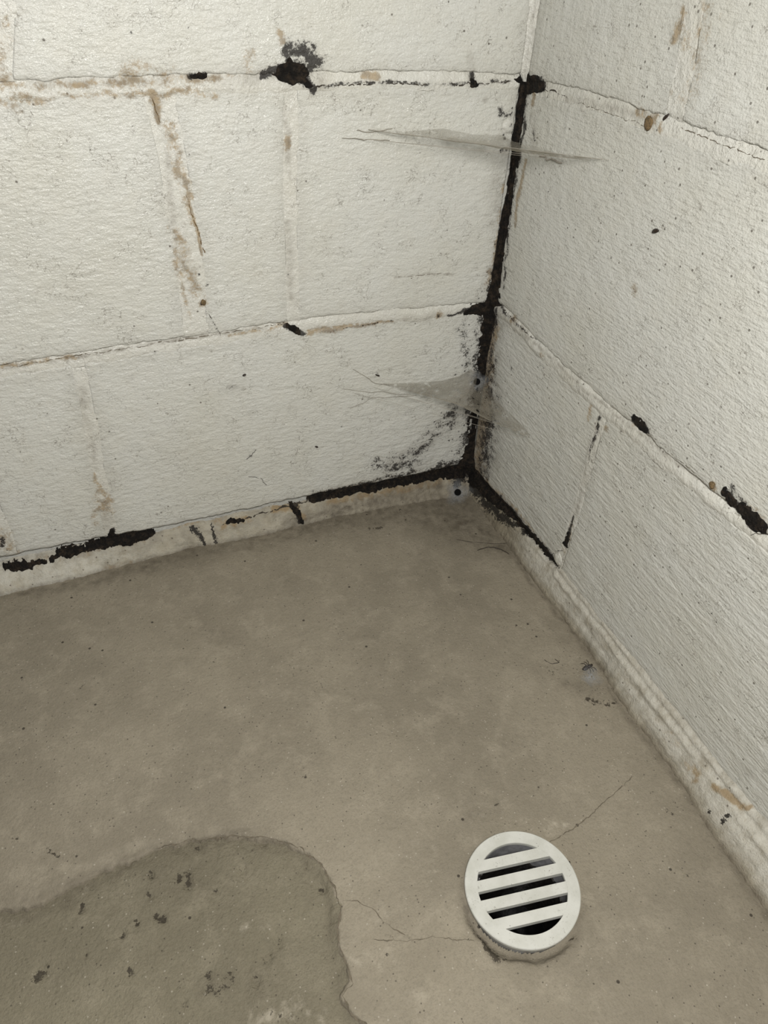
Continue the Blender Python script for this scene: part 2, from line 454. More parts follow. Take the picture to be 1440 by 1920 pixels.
st('L', GR_SHADE, [(51.3,411.5),(47.9,396.8)], 9, 0.4)
st('L', RU, [(395.4,401.6),(351.6,401.7),(312.2,403.5),(278.9,403.6),(240.4,403.6)], [4, 4, 6, 6, 3], 0.55)
st('L', RU, [(404.2,393.3),(384.0,394.1),(363.5,394.2),(335.1,396.1),(310.0,394.9)], [8, 4, 3, 4, 5], 0.5)
st('L', RU, [(299.1,393.3),(281.6,397.6),(264.8,393.8),(259.1,392.3)], [5, 5, 6, 3], 0.6)
st('L', RU, [(396.4,391.5)], 12, 0.5); st('L', RU, [(400.1,402.6)], 14, 0.45); st('L', RU, [(390.9,438.3),(398.1,408.8)], 8, 0.30)
st('L', RU, [(318.2,410.7),(308.0,407.4),(293.5,406.5)], 14, 0.40)
st('L', RU, [(233.2,419.6),(231.9,411.2)], 8, 0.45); st('L', RU, [(208.9,431.5),(207.2,426.0)], 4, 0.75)
st('L', RU, [(142.5,402.6),(131.5,402.8)], 5, 0.8)
st('L', GR_SHADE, [(381.9,402.9),(333.7,403.3),(286.2,405.0),(240.3,404.3)], 7, 0.35)
# the smeared head joint with its brown runs
st('L', GR_SHADE, [(304.5,394.7),(303.0,387.3),(301.6,376.8)], [8, 7, 4], 0.6)
st('L', RU, [(305.2,394.8),(303.3,385.6),(301.7,376.1)], [8, 7, 4], 0.75)
st('L', RU, [(295.2,373.1),(293.1,354.8),(290.4,335.7),(289.1,317.8),(288.4,303.4)], [7, 8, 8, 6, 3], 0.62)
st('L', RU, [(289.9,339.6),(287.7,315.7),(284.7,298.9),(282.1,277.1)], [3, 3, 3, 2], 0.85)
st('L', RU, [(300.5,300.2),(297.1,278.5),(295.0,260.4),(292.6,243.9)], [8, 10, 11, 8], 0.50)
st('L', GR_SHADE, [(299.0,295.9),(296.1,269.6),(293.4,248.7)], [7, 10, 8], 0.40)
st('L', RU, [(303.8,300.5),(303.4,279.1),(301.7,242.6),(299.7,223.1)], [3, 4, 4, 3], 0.50)
st('L', GR_SHADE, [(298.5,355.1),(301.0,320.7),(302.8,283.4)], 4, 0.4)
st('L', RU, [(286.2,237.5)], 6, 0.95); st('L', MO, [(286.7,237.1)], 3.5, 0.55)
st('L', MO, [(284.9,228.6),(279.6,218.1),(274.9,203.7)], 1.4, 0.7)
st('L', RU, [(208.1,361.6),(207.5,356.6)], 5, 0.7); st('L', GR_SHADE, [(207.5,384.6),(207.3,350.7),(205.1,330.7)], [4, 5, 2], 0.4)
st('L', GR_SHADE, [(208.7,297.1),(207.3,274.6),(207.6,231.6)], [6, 8, 5], 0.33); st('L', MO, [(209.6,253.3)], 2.5, 0.7)
st('L', MO, [(287.3,262.4)], 2.2, 0.7); st('L', MO, [(281.4,252.0)], 1.8, 0.7)
# bed joint between first and second course
st('L', GR_SHADE, [(455.7,200.5),(393.3,202.6),(299.5,206.1),(232.4,208.3)], 3.5, 0.55)
st('L', RU, [(455.2,202.3),(422.7,202.2),(397.4,203.3)], 4, 0.55); st('L', RU, [(266.7,204.7),(232.6,205.2),(212.5,207.8)], 3.5, 0.6)
st('L', MO, [(215.1,206.0),(207.7,202.9),(198.8,195.3)], [4, 7, 3.5], 0.95)
st('L', RU, [(192.5,196.1),(171.7,197.0),(150.4,197.5),(109.5,197.0)], [6, 6, 4, 2], 0.75)
st('L', MO, [(182.2,194.7),(150.4,196.4),(109.5,197.6)], 1.8, 0.5)
st('L', MO, [(331.9,197.5)], 2.5, 0.8)
st('L', RU, [(60.1,197.9)], 8, 0.95); st('L', MO, [(60.1,197.3)], 5.5, 0.75)
st('L', MO, [(50.7,196.7),(36.6,197.2),(26.1,198.1),(11.0,197.4)], [2, 4, 7, 10], 0.95)
st('L', GR_SHADE, [(182.1,197.4),(101.1,197.6),(25.8,196.4)], 7, 0.25)
st('L', GR_SHADE, [(109.1,240.8),(76.6,241.5),(48.2,236.5)], 1.8, 0.55)
# corner darkening and speckle
st('L', MO, [(-5.6,398.5),(-4.4,357.9),(-3.6,322.9),(-1.3,270.6),(2.1,218.7)], [13, 10, 9, 9, 12], 0.72)
st('L', MO, [(2.1,218.7),(5.8,161.7),(6.6,98.3),(8.6,20.7)], [17, 20, 19, 22], 0.72)
st('L', GR_SHADE, [(11.8,350.1),(12.9,323.8),(8.9,281.4)], 16, 0.30)
st('L', RU, [(5.0,318.8),(3.7,290.6),(5.0,256.0),(8.2,219.3)], [6, 8, 6, 6], 0.6)
st('L', MO, [(10.4,373.0),(21.0,374.5)], 7, 0.45); st('L', MO, [(8.8,347.8),(13.6,345.0)], 5, 0.75)
st('L', GR_SHADE, [(35.5,386.1)], 5, 0.6)
st('L', MO, [(29.9,171.0),(27.8,188.1)], 8, 0.42); st('L', MO, [(17.6,132.6),(29.4,176.8)], 14, 0.36)
st('L', MO, [(123.0,32.4),(103.6,23.7),(77.7,25.3),(65.8,40.2),(54.2,57.8),(35.9,69.6),(30.7,82.4)], [13, 20, 24, 22, 20, 26, 20], 0.40)
st('L', MO, [(90.6,22.2),(71.5,30.5),(60.0,49.8)], 12, 0.42)
st('L', MO, [(42.5,70.9),(30.7,82.4)], 14, 0.50)
st('L', GR_SHADE, [(97.2,25.2),(59.7,46.1),(30.0,75.4),(15.0,112.9)], 22, 0.30)
st('L', MO, [(191.0,6.5),(122.1,6.4),(56.5,8.6),(15.8,10.9)], [5, 7, 9, 12], 0.6)
st('L', GR_SHADE, [(184.9,7.2),(57.1,16.3)], 12, 0.25)
# lower course, left
st('L', GR_SHADE, [(504.1,1.3),(435.9,-0.4),(363.2,-0.8)], 11, 0.35); st('L', RU, [(450.9,-0.3),(363.4,-2.2)], 8, 0.35); st('L', RU, [(191.0,4.3),(22.2,6.9)], 9, 0.4)
st('TL', GR_SHADE, [(504.6,-0.9),(437.4,-4.3),(359.9,-5.1)], 7, 0.55); st('TL', RU, [(481.8,-5.1),(365.0,-3.6)], 9, 0.5)
st('L', RU, [(404.1,81.1),(404.4,62.1),(401.8,45.0),(401.2,34.8)], [2.5, 7, 14, 12], 0.62)
st('L', RU, [(409.5,43.7),(418.2,32.4),(416.3,21.6)], 6, 0.50); st('L', GR_SHADE, [(404.7,55.7),(404.3,18.4)], [6, 14], 0.38)
st('L', GR_SHADE, [(397.6,171.7),(400.9,134.0),(403.3,87.2)], [6, 5, 4], 0.32)
st('L', MO, [(403.2,13.1),(404.5,0.7)], [4, 7], 1.0)
st('L', RU, [(500.0,34.5),(499.9,20.9),(492.7,8.4)], [14, 16, 10], 0.45); st('L', MO, [(501.1,26.7),(502.4,18.2)], 4, 0.8)
st('L', GR_SHADE, [(507.8,5.2),(459.9,3.7),(409.7,3.6),(313.8,1.1),(209.4,-0.1)], 5, 0.45)
st('L', RU, [(363.6,-3.6),(342.0,-3.7),(320.0,-4.6)], 5, 0.55)
st('L', GR_SHADE, [(459.7,17.7)], 4, 0.55)
st('L', GR_SHADE, [(271.3,154.7),(261.6,151.3)], [6, 10], 0.30); st('L', MO, [(278.6,152.5),(266.1,157.2)], 9, 0.22)
st('L', GR_SHADE, [(213.6,119.2)], 10, 0.25); st('L', MO, [(257.4,70.8)], 5, 0.35)
for q in [(274.2,435.0),(312.7,432.5),(320.9,375.8),(282.9,354.0),(303.1,305.8),(358.4,290.2),(269.7,172.2),(198.7,102.8),(186.9,67.8),(211.8,163.1),(125.6,281.3),(58.5,280.5),(53.6,284.9),(357.9,88.9),(347.3,157.6),(206.6,83.1),(160.5,87.0),(414.0,194.9),(345.4,131.3),(176.3,257.6)]:
    st('L', MO, [q], 1.7, 0.8)
def scatter(w, pts, spread, n, rr=(0.9, 2.2), val=0.8):
    pts = np.array(pts, float)
    for k in range(n):
        t = rng.uniform(0, len(pts) - 1); i = min(int(t), len(pts) - 2); f = t - i
        q = pts[i] * (1 - f) + pts[i + 1] * f + rng.normal(0, spread, 2)
        st(w, MO, [tuple(q)], rng.uniform(*rr), val)
scatter('L', [(129.3,32.3),(97.1,23.7),(71.8,34.2),(54.4,59.2),(30.0,75.4)], 9.0, 260, (0.8, 1.6))
scatter('L', [(24.0,133.6),(27.8,188.1)], 6.0, 40); scatter('L', [(18.2,373.2),(8.8,347.8)], 7.0, 18)
scatter('R', [(14, 150), (32, 60), (30, 5)], 14.0, 110)
scatter('L', [(24.7,210.2),(23.3,16.3)], 7.0, 60)
# right wall -----------------------------------------------------------
st('R', MO, [(5.2,398.7),(17.9,399.6),(29.6,397.3)], [9, 9, 4], 1.0)
st('R', MO, [(6.1,395.8),(8.8,360.0),(8.3,338.5),(8.9,283.5),(13.4,223.8)], [7, 4, 4, 4, 5], 0.85)
st('R', RU, [(16.3,391.6),(18.7,384.2)], 4, 0.8); st('R', RU, [(19.6,341.2),(16.2,313.8),(19.4,282.0)], [5, 5, 3], 0.7)
st('R', MO, [(25.7,363.6),(28.9,359.3)], 4, 0.6); st('R', GR_SHADE, [(22.5,373.0),(26.6,355.5)], 10, 0.3)
st('R', RU, [(165.8,399.4),(169.0,401.3)], 7, 0.95); st('R', RU, [(178.9,399.5)], 5, 0.8); st('R', RU, [(149.6,402.7),(158.6,402.5)], 5, 0.6)
st('R', RU, [(171.9,461.9),(172.0,455.0),(170.1,447.8)], [5, 6, 6], 0.85); st('R', RU, [(178.8,454.4),(181.9,447.8)], 8, 0.45)
st('R', RU, [(190.7,470.3),(195.9,452.3),(197.3,435.9),(195.5,418.1)], 12, 0.28); st('R', RU, [(180.9,421.6)], 4, 0.55)
st('R', GR_SHADE, [(171.0,460.4),(169.7,446.3)], 10, 0.25)
st('R', GR_SHADE, [(63.6,396.1),(125.5,400.4),(162.2,400.9)], 5, 0.35); st('R', RU, [(205.1,463.9)], 3, 0.5)
st('R', GR_SHADE, [(22.9,203.1),(80.9,199.3),(171.0,195.4),(243.7,197.9),(320.7,202.1)], 2.6, 0.6)
st('R', RU, [(35.5,197.5),(44.0,204.1)], 9, 0.55); st('R', RU, [(97.3,193.7),(101.8,194.3)], 6, 0.5); st('R', GR_SHADE, [(20.3,193.5),(65.7,200.3)], 12, 0.35)
st('R', MO, [(16.6,205.9),(28.5,202.7),(65.0,202.6)], [5, 4, 2], 0.7)
st('R', MO, [(231.7,206.8),(240.3,205.7),(250.7,204.8)], [5, 7, 4], 1.0); st('R', GR_SHADE, [(230.6,204.6),(257.7,203.4)], 9, 0.4)
st('R', RU, [(233.3,201.4)], 4, 0.8); st('R', RU, [(205.0,178.9)], 5, 0.65); st('R', RU, [(181.2,185.6),(182.6,175.8)], 5, 0.45)
st('R', MO, [(194.6,183.6)], 4, 1.0); st('R', MO, [(195.2,178.2),(194.8,159.1),(193.8,147.3)], [4, 3, 1.5], 0.8)
st('R', MO, [(194.5,75.6),(193.1,54.7),(194.0,41.9)], [3, 4, 6], 0.95); st('R', RU, [(194.5,65.8),(194.5,35.4)], 6, 0.5)
st('R', GR_SHADE, [(193.1,179.5),(192.2,140.6),(196.5,96.1),(194.0,41.9)], 5, 0.3)
st('R', RU, [(322.7,205.9)], 5, 0.9); st('R', MO, [(322.1,205.9)], 3.5, 0.5)
st('R', MO, [(334.9,207.9),(340.8,206.4),(344.9,206.3)], [6, 7, 5], 1.0); st('R', MO, [(340.4,213.4),(348.4,211.3)], 8, 0.40)
st('R', MO, [(352.0,207.2),(360.5,204.8),(369.7,205.4)], [8, 9, 7], 1.0); st('R', RU, [(352.0,207.2),(361.4,207.7),(371.4,206.7)], 12, 0.45)
st('R', MO, [(9.5,211.3),(5.6,157.4),(0.2,97.2),(-0.6,25.9),(6.1,0.0)], [6, 8, 8, 10, 12], 0.80)
st('R', RU, [(8, 185), (13, 120), (16, 60), (18, 4)], [12, 20, 28, 26], 0.75)
st('R', MO, [(10, 160), (24, 90), (30, 60), (24, 10)], [18, 36, 44, 34], 0.50)
st('R', GR_SHADE, [(6, 190), (12, 110), (16, 60), (16, 5)], [26, 52, 66, 56], 0.60)
st('R', MO, [(20.4,-1.6),(87.6,9.8),(143.4,13.5),(188.9,16.3)], [9, 7, 6, 6], 0.85)
st('R', RU, [(25.2,5.6),(98.1,14.2),(163.7,16.1)], 9, 0.5)
st('R', GR_SHADE, [(135.8,36.1),(181.2,23.9)], 10, 0.25)
st('R', MO, [(39.2,167.8),(51.5,156.4)], 6, 0.3); st('R', MO, [(101.1,92.4)], 8, 0.25)
st('R', RU, [(384.7,5.3),(402.3,4.6)], 5, 0.5); st('R', GR_SHADE, [(207.8,4.6),(288.4,2.9),(389.5,4.7),(470.5,6.1)], 2.4, 0.45)
for q in [(99.0,183.1),(153.9,422.6),(194.6,293.9),(197.3,293.8),(12.3,440.3),(62.7,326.7),(243.7,242.4),(357.8,124.0),(350.6,71.1),(339.5,78.5),(364.2,119.1),(232.8,191.1),(105.3,184.1),(70.7,377.0)]:
    st('R', MO, [q], 1.7, 0.8)
st('R', RU, [(193.3,295.5),(198.4,292.6)], 5, 0.5); st('R', GR_SHADE, [(437.7,28.7),(442.8,29.5)], 9, 0.35)

# plaster lumps raised on the wall: (point, radius, height)
LUMPS = {'L': [([(8.4,364.3)][0], 5.5, 1.3)], 'R': []}

def wall_relief(w, u, z):
    """paint and block relief in mm"""
    h = 0.8 * fbm(u / 90, z / 70, 3 if w == 'L' else 4, 2)
    if w == 'L':
        br = sstep(-0.3, 0.5, fbm(u / 120, z / 90, 8, 2))
        h = h + 0.20 * fbm(u / 9, z / 7, 21, 2)
        h = h + (0.10 + 0.22 * br) * fbm(u / 12 + 0.4 * vn(u / 15, z / 15, 5), z / 3.6, 22, 2)
        h = h + (0.08 + 0.12 * (1 - br)) * fbm(u / 3.4, z / 3.2, 23, 2)
    else:
        low = sstep(260, 120, z) * 0.75 + 0.25 * sstep(120, 330, u)
        zz = z + 0.03 * u
        h = h + 0.18 * fbm(u / 9, z / 8, 31, 2)
        h = h + (0.06 + 0.30 * low) * fbm(u / 32 + 0.4 * vn(u / 20, z / 20, 5), zz / 3.0, 32, 2)
        h = h + 0.17 * (1 - low * 0.7) * fbm(u / 3.8, z / 3.8, 33, 2)
        drip = sstep(300, 400, z) * sstep(190, 60, u)
        h = h + 0.55 * drip * np.abs(fbm(u / 5.5, z / 40, 34, 2))
    for (q, r, hh) in LUMPS[w]:
        d = np.hypot(u - q[0], (z - q[1])) / r
        h = h + hh * sstep(1.15, 0.6, d) - 1.0 * np.exp(-((d - 1.25) / 0.15) ** 2)
    return h

def round_edge(d, r, dep):
    t = np.clip(1 - d / r, 0, 1)
    return -dep * (1 - np.sqrt(np.maximum(0, 1 - t * t)))

# ------------------------------------------------------------------ the setting: wall slabs
def slab(name, w):
    # concrete core behind the block faces
    bm = bmesh.new()
    bmesh.ops.create_cube(bm, size=1.0)
    a, b = -0.012, UEND / 1000
    for v in bm.verts:
        u = a if v.co.x < 0 else b
        d = 0.007 if v.co.y < 0 else 0.09
        z = -0.06 if v.co.z < 0 else 0.80
        v.co = (-u, d, z) if w == 'L' else (d, -u, z)
    bmesh.ops.recalc_face_normals(bm, faces=bm.faces)
    me = bpy.data.meshes.new(name); bm.to_mesh(me); bm.free()
    return me
wall_left = tag(link('wall_left', slab('wall_left', 'L'), M_MORTAR), 'white painted concrete block wall on the left, stained along its joints', 'wall', kind='structure')
wall_right = tag(link('wall_right', slab('wall_right', 'R'), M_MORTAR), 'white painted concrete block wall on the right with brushed paint ridges', 'wall', kind='structure')
WALL = {'L': wall_left, 'R': wall_right}
WMAT = {'L': M_LEFT, 'R': M_RIGHT}

def skirted(V, w, nu, nv, depth):
    """add side skirts to a grid of wall points so that the piece has depth"""
    i = np.arange(nu * nv).reshape(nv, nu)
    ring = np.concatenate([i[0, :], i[1:, -1], i[-1, -2::-1], i[-2:0:-1, 0]])
    B = V[ring].copy()
    if w == 'L': B[:, 1] = depth
    else: B[:, 0] = depth
    n0 = len(V); m = len(ring); k = np.arange(m); k2 = (k + 1) % m
    S = np.stack([ring[k2], ring[k], n0 + k, n0 + k2], -1)
    return np.concatenate([V, B]), S, ring

def build_block(w, c, hl, hr, cut_bottom=0.0):
    """one concrete block face of course c between head joints hl (near corner) and hr"""
    ua = CORNER_GAP if hl is None else None
    z0, z1 = 200.0 * c + GAPZ, 200.0 * (c + 1) - GAPZ
    n0 = CORNER_GAP if hl is None else float(np.mean([q[0] for q in hl[0]])) + hl[1]
    n1 = UEND if hr is None else float(np.mean([q[0] for q in hr[0]])) - hr[1]
    us = axis(n0, n1, FINE_U[w]); zs = axis(z0, z1, FINE_Z)
    if n0 > FINE_U[w]: zs = axis(z0, z1, -1e9)
    U, Z = np.meshgrid(us, zs)
    a = CORNER_GAP if hl is None else head_u(hl, Z) + hl[1]
    b = UEND if hr is None else head_u(hr, Z) - hr[1]
    t = (U - n0) / (n1 - n0)
    u = a + (b - a) * t + 0 * U
    s = (Z - z0) / (z1 - z0)
    zb = bed_z(w, c, u) + GAPZ; zt = bed_z(w, c + 1, u) - GAPZ
    z = zb + (zt - zb) * s
    # slightly ragged arrises
    du = np.minimum((u - a), (b - u)); dz = np.minimum(z - zb, zt - z)
    rag = 1.5 * fbm(u / 14, z / 14, 61, 2)
    h = wall_relief(w, u, z)
    h = h + round_edge(np.minimum(dz + 0.6 * rag + 0.8, 30), 4.5, 1.9) * np.clip(0.6 + 0.9 * fbm(u / 45, z / 60, 63, 2), 0.1, 1.2) + round_edge(np.minimum(du + 0.6 * rag + 1.2, 30), 6.0, 1.3) * sstep(-0.5, 0.5, fbm(u / 40, z / 25, 64, 2))
    V = wpos(w, u, z, h).reshape(-1, 3)
    S = stain_at(w, u, z)
    e = np.minimum(du, dz)
    S[..., 2] = np.maximum(S[..., 2], 0.16 * sstep(14, 0, e))
    splat(w, u, z, h)
    V2, SK, ring = skirted(V, w, len(us), len(zs), 0.012)
    Q = grid_quads(len(us), len(zs))
    if w == 'L': Q = Q[:, ::-1]; SK = SK[:, ::-1]
    Sf = S.reshape(-1, 4)
    me = mesh_np('concrete_block', V2, np.concatenate([Q, SK]), np.concatenate([Sf, Sf[ring]]))
    return link('concrete_block', me, WMAT[w], WALL[w])

for w in 'LR':
    for c in range(4):
        hs = [None] + HEADS[w][c] + [None]
        for a, b in zip(hs[:-1], hs[1:]):
            if a is not None and b is None and np.mean([q[0] for q in a[0]]) > UEND - 70: continue
            build_block(w, c, a, b)

def build_strip(name, w, us, cross, centre, prof, along, relief_seed, depth=0.012):
    """a mortar joint: samples `along` the joint and `cross` it"""
    A, X = np.meshgrid(us, cross)
    if along == 'u': u = A; z = centre(A) + X
    else: z = A; u = centre(A) + X
    h = prof(u, z, X) + 0.35 * fbm(u / 9, z / 9, relief_seed, 3) + 0.22 * fbm(u / 3.2, z / 3.2, relief_seed + 3, 2)
    V = wpos(w, u, z, h).reshape(-1, 3)
    S = stain_at(w, u, z)
    splat(w, u, z, h)
    V2, SK, ring = skirted(V, w, len(us), len(cross), depth)
    Q = grid_quads(len(us), len(cross))
    flip = (w == 'L') == (along == 'u')
    if flip: Q = Q[:, ::-1]; SK = SK[:, ::-1]
    Sf = S.reshape(-1, 4)
    me = mesh_np(name, V2, np.concatenate([Q, SK]), np.concatenate([Sf, Sf[ring]]))
    return link(name, me, M_MORTAR, WALL[w])

def bed_profile(w, k):
    g = GAPZ
    bulge = {('L', 1): 0.2, ('L', 2): 1.0, ('R', 1): 1.15, ('R', 2): -0.4}.get((w, k), 0.0)
    def f(u, z, X):
        # X from -g-3 (lower) to g+3 (upper): deep under the upper block, swelling towards the lower one
        t = (X + g) / (2 * g)
        h = np.interp(t, [-0.5, -0.15, 0.15, 0.45, 0.75, 0.95, 1.5], [-1.8, -0.5 + bulge * 0.4, 0.0 + bulge, -0.2 + bulge, -0.9 + bulge * 0.5, -1.9, -3.5])
        h = h * np.clip(0.75 + 0.8 * fbm(u / 38, z * 0, 75 + k, 2), 0.25, 1.3)
        return h + 0.7 * fbm(u / 30, z / 30, 71 + k, 2)
    return f
for w in 'LR':
    for k in (1, 2, 3):
        us = axis(CORNER_GAP, UEND, FINE_U[w])
        if k == 3: us = axis(CORNER_GAP, UEND, -1e9)
        build_strip('bed_joint', w, us, np.arange(-GAPZ - 3, GAPZ + 3.01, 1.0), lambda A, w=w, k=k: bed_z(w, k, A), bed_profile(w, k), 'u', 200 + k)
    for c in range(4):
        for hd in HEADS[w][c]:
            hw = hd[1]; um = np.mean([q[0] for q in hd[0]])
            if um > UEND - 70: continue
            fine = um < FINE_U[w]
            zs = axis(200 * c + 4, 200 * c + 196, FINE_Z if fine else -1e9)
            base = bed_z(w, c, np.array([um]))[0] - 200 * c
            prof = lambda u, z, X, hw=hw, w=w, base=base: wall_relief(w, u, z) - 0.05 + 0.35 * fbm(u / 18, z / 18, 77, 2) - 0.9 * sstep(hw + 0.6, hw + 2.8, np.abs(X)) - 2.0 * sstep(9, 1, np.minimum((z - base) % 200, 200 - (z - base) % 200))
            build_strip('head_joint', w, zs + base, np.arange(-hw - 3, hw + 3.01, 1.0), lambda A, hd=hd: head_u(hd, A), prof, 'z', 230 + c)

# corner mortar fillet above the mould line and behind it
def corner_fillet(name, mat, z0, z1, wl, wr, sink, seed, parent, lump=0.4, stain=None, dz=1.2, nk=22):
    """concave fillet between the walls; wl/wr(z) give its reach along each wall in mm"""
    zs = np.arange(z0, z1 + 0.01, dz); ts = np.linspace(0, 1, nk)
    T, Z = np.meshgrid(ts, zs)
    a = wl(Z); b = wr(Z)
    # quadratic curve from left wall (-a, sink) over (-k,-k) to right wall (sink, -b)
    kx = -1.2; ky = -1.2
    X = (1 - T) ** 2 * (-a) + 2 * T * (1 - T) * kx + T ** 2 * sink
    Y = (1 - T) ** 2 * sink + 2 * T * (1 - T) * ky + T ** 2 * (-b)
    n = lump * fbm(T * 9 + 3, Z / 5, seed, 3) * np.sin(np.pi * T) * 1.4
    X = X - n * 0.707; Y = Y - n * 0.707
    V = np.stack([X, Y, Z], -1).reshape(-1, 3) / 1000
    Q = grid_quads(nk, len(zs))
    S = np.zeros((len(V), 4))
    if stain is not None: S = stain(T, Z).reshape(-1, 4)
    return link(name, mesh_np(name, V, Q, S), mat, parent)

def clean_stain(T, Z):
    S = np.zeros(T.shape + (4,))
    S[..., 2] = 0.30 * np.exp(-((T - 0.55) / 0.08) ** 2)
    return S
corner_fillet('corner_joint', M_MORTAR, -20, 800, lambda z: 0.5 + (8 + 1.5 * vn(z / 20, z * 0, 5)) * sstep(395, 412, z), lambda z: 0.5 + (7 + 1.5 * vn(z / 23, z * 0, 6)) * sstep(395, 412, z), 1.5, 41, wall_left, 0.8, clean_stain, 2.0, 14)

# ------------------------------------------------------------------ mortar toe along the floor
FLOOR_Z = -25.0
TOE_OUT = {'L': [(-u, -v) for (u, v) in [(-515.7,-20.6),(-477.1,-18.6),(-437.2,-18.0),(-400.9,-15.7),(-363.3,-13.3),(-324.4,-10.9),(-290.9,-13.3),(-250.3,-14.2),(-213.3,-10.6),(-163.0,-9.0),(-112.4,-11.8),(-73.5,-14.4),(-34.6,-18.9)]],
           'R': [(-v, -u) for (u, v) in [(-5.3,-50.6),(-7.2,-99.1),(-7.5,-135.4),(-9.8,-173.0),(-7.6,-220.9),(-7.4,-267.5),(-3.5,-292.3),(-12.4,-317.5),(-14.2,-343.6),(-14.3,-376.9),(-14.4,-407.8),(-17.9,-437.6),(-19.8,-463.6),(-20.6,-492.2),(-20.4,-512.8)]]}
# left: (u, out) ; right: (u, out)
TOE_OUT['L'] = sorted((u, max(8.0, v)) for u, v in TOE_OUT['L'])
TOE_OUT['R'] = sorted((u, max(8.0, v)) for u, v in TOE_OUT['R'])

st('TL', RU, [(188.1,2.1),(138.4,1.0),(86.5,-4.0),(39.1,-7.6)], 8, 0.75)
st('TL', RU, [(236.3,-4.1),(218.5,-5.1),(206.8,-15.7)], 9, 0.95); st('TL', RU, [(304.7,-0.6),(288.7,-8.7),(265.4,-3.9)], 10, 0.75)
st('TL', RU, [(364.2,1.3),(343.2,-1.0),(321.2,0.2)], 7, 0.7); st('TL', RU, [(415.8,-24.1),(384.0,-22.5)], 10, 0.5)
st('TL', GR_SHADE, [(519.6,-39.3),(438.7,-35.0),(363.5,-29.4),(290.6,-29.4),(213.2,-27.9),(124.7,-27.9),(29.2,-36.3)], [2, 3, 5, 5, 4, 4, 5], 0.75)
st('TL', GR_SHADE, [(452.6,-5.5),(360.7,-10.7),(260.2,-12.7)], 6, 0.25)
st('TL', MO, [(324.6,-4.7),(318.6,-15.3),(316.9,-29.5)], [5, 5, 2], 0.95); st('TL', MO, [(306.4,-5.3),(305.6,-19.0),(305.1,-30.6)], [3, 4, 3], 0.9)
st('TL', MO, [(219.4,2.6),(212.7,-10.4),(211.9,-23.6)], [6, 6, 3], 0.95)
st('TL', MO, [(293.3,1.4),(270.6,2.7),(247.4,4.7),(221.1,4.5)], 2.5, 0.8)
st('TL', MO, [(507.6,5.6),(450.5,3.9),(400.6,2.2),(359.0,0.5)], 4, 0.7); st('TL', MO, [(200.2,5.2),(125.9,5.5),(19.7,3.3)], 4.5, 0.8)
st('TL', GR_SHADE, [(58.2,-22.6),(23.1,-27.3),(8.1,-35.1)], 12, 0.7); st('TL', MO, [(36.6,-32.0),(8.1,-35.1)], 12, 0.4)
st('TL', MO, [(0, -4), (14, -6), (26, -12)], [16, 13, 9], 1.0); st('TL', GR_SHADE, [(0, -12), (60, -14), (160, -18), (230, -20)], [34, 26, 16, 10], 0.8); st('TL', RU, [(30, -8), (90, -8), (180, -8)], 9, 0.8)
st('TR', MO, [(12.7,-13.8),(46.5,-12.4),(83.5,-7.1),(117.1,0.8)], [16, 15, 11, 8], 1.0)
st('TR', MO, [(116.1,3.7),(152.5,11.7),(192.8,14.2)], [7, 7, 8], 0.95)
st('TR', RU, [(137.8,6.7),(153.5,8.8),(198.5,12.1)], 9, 0.55)
st('TR', GR_SHADE, [(43.7,-26.4),(118.1,-21.3),(166.2,-29.0),(228.3,-29.8),(282.7,-27.8)], [10, 6, 4, 5, 7], 0.65)
st('TR', GR_SHADE, [(300.6,-29.8),(322.1,-42.0),(368.6,-42.0),(409.6,-39.7),(463.7,-48.0),(509.4,-49.9)], [8, 8, 6, 8, 6, 6], 0.7)
st('TR', MO, [(172.9,-32.8),(189.0,-33.0),(208.8,-30.5)], 2.5, 0.7); st('TR', MO, [(305.5,-31.6),(321.1,-39.4)], 3, 0.7)
st('TR', RU, [(401.8,-8.6),(413.3,-6.2),(416.5,-12.8)], [6, 10, 8], 0.8); st('TR', RU, [(431.7,0.0),(444.8,2.8),(456.5,7.4)], 5, 0.95)
st('TR', RU, [(364.8,-1.0),(399.7,-4.1)], 9, 0.4)
st('TR', MO, [(443.2,-15.4)], 3.5, 0.9); st('TR', MO, [(454.0,-4.5),(454.1,-13.8)], 3.5, 0.9)
st('TR', GR_SHADE, [(461.3,-19.2),(485.0,-22.6)], 12, 0.25)

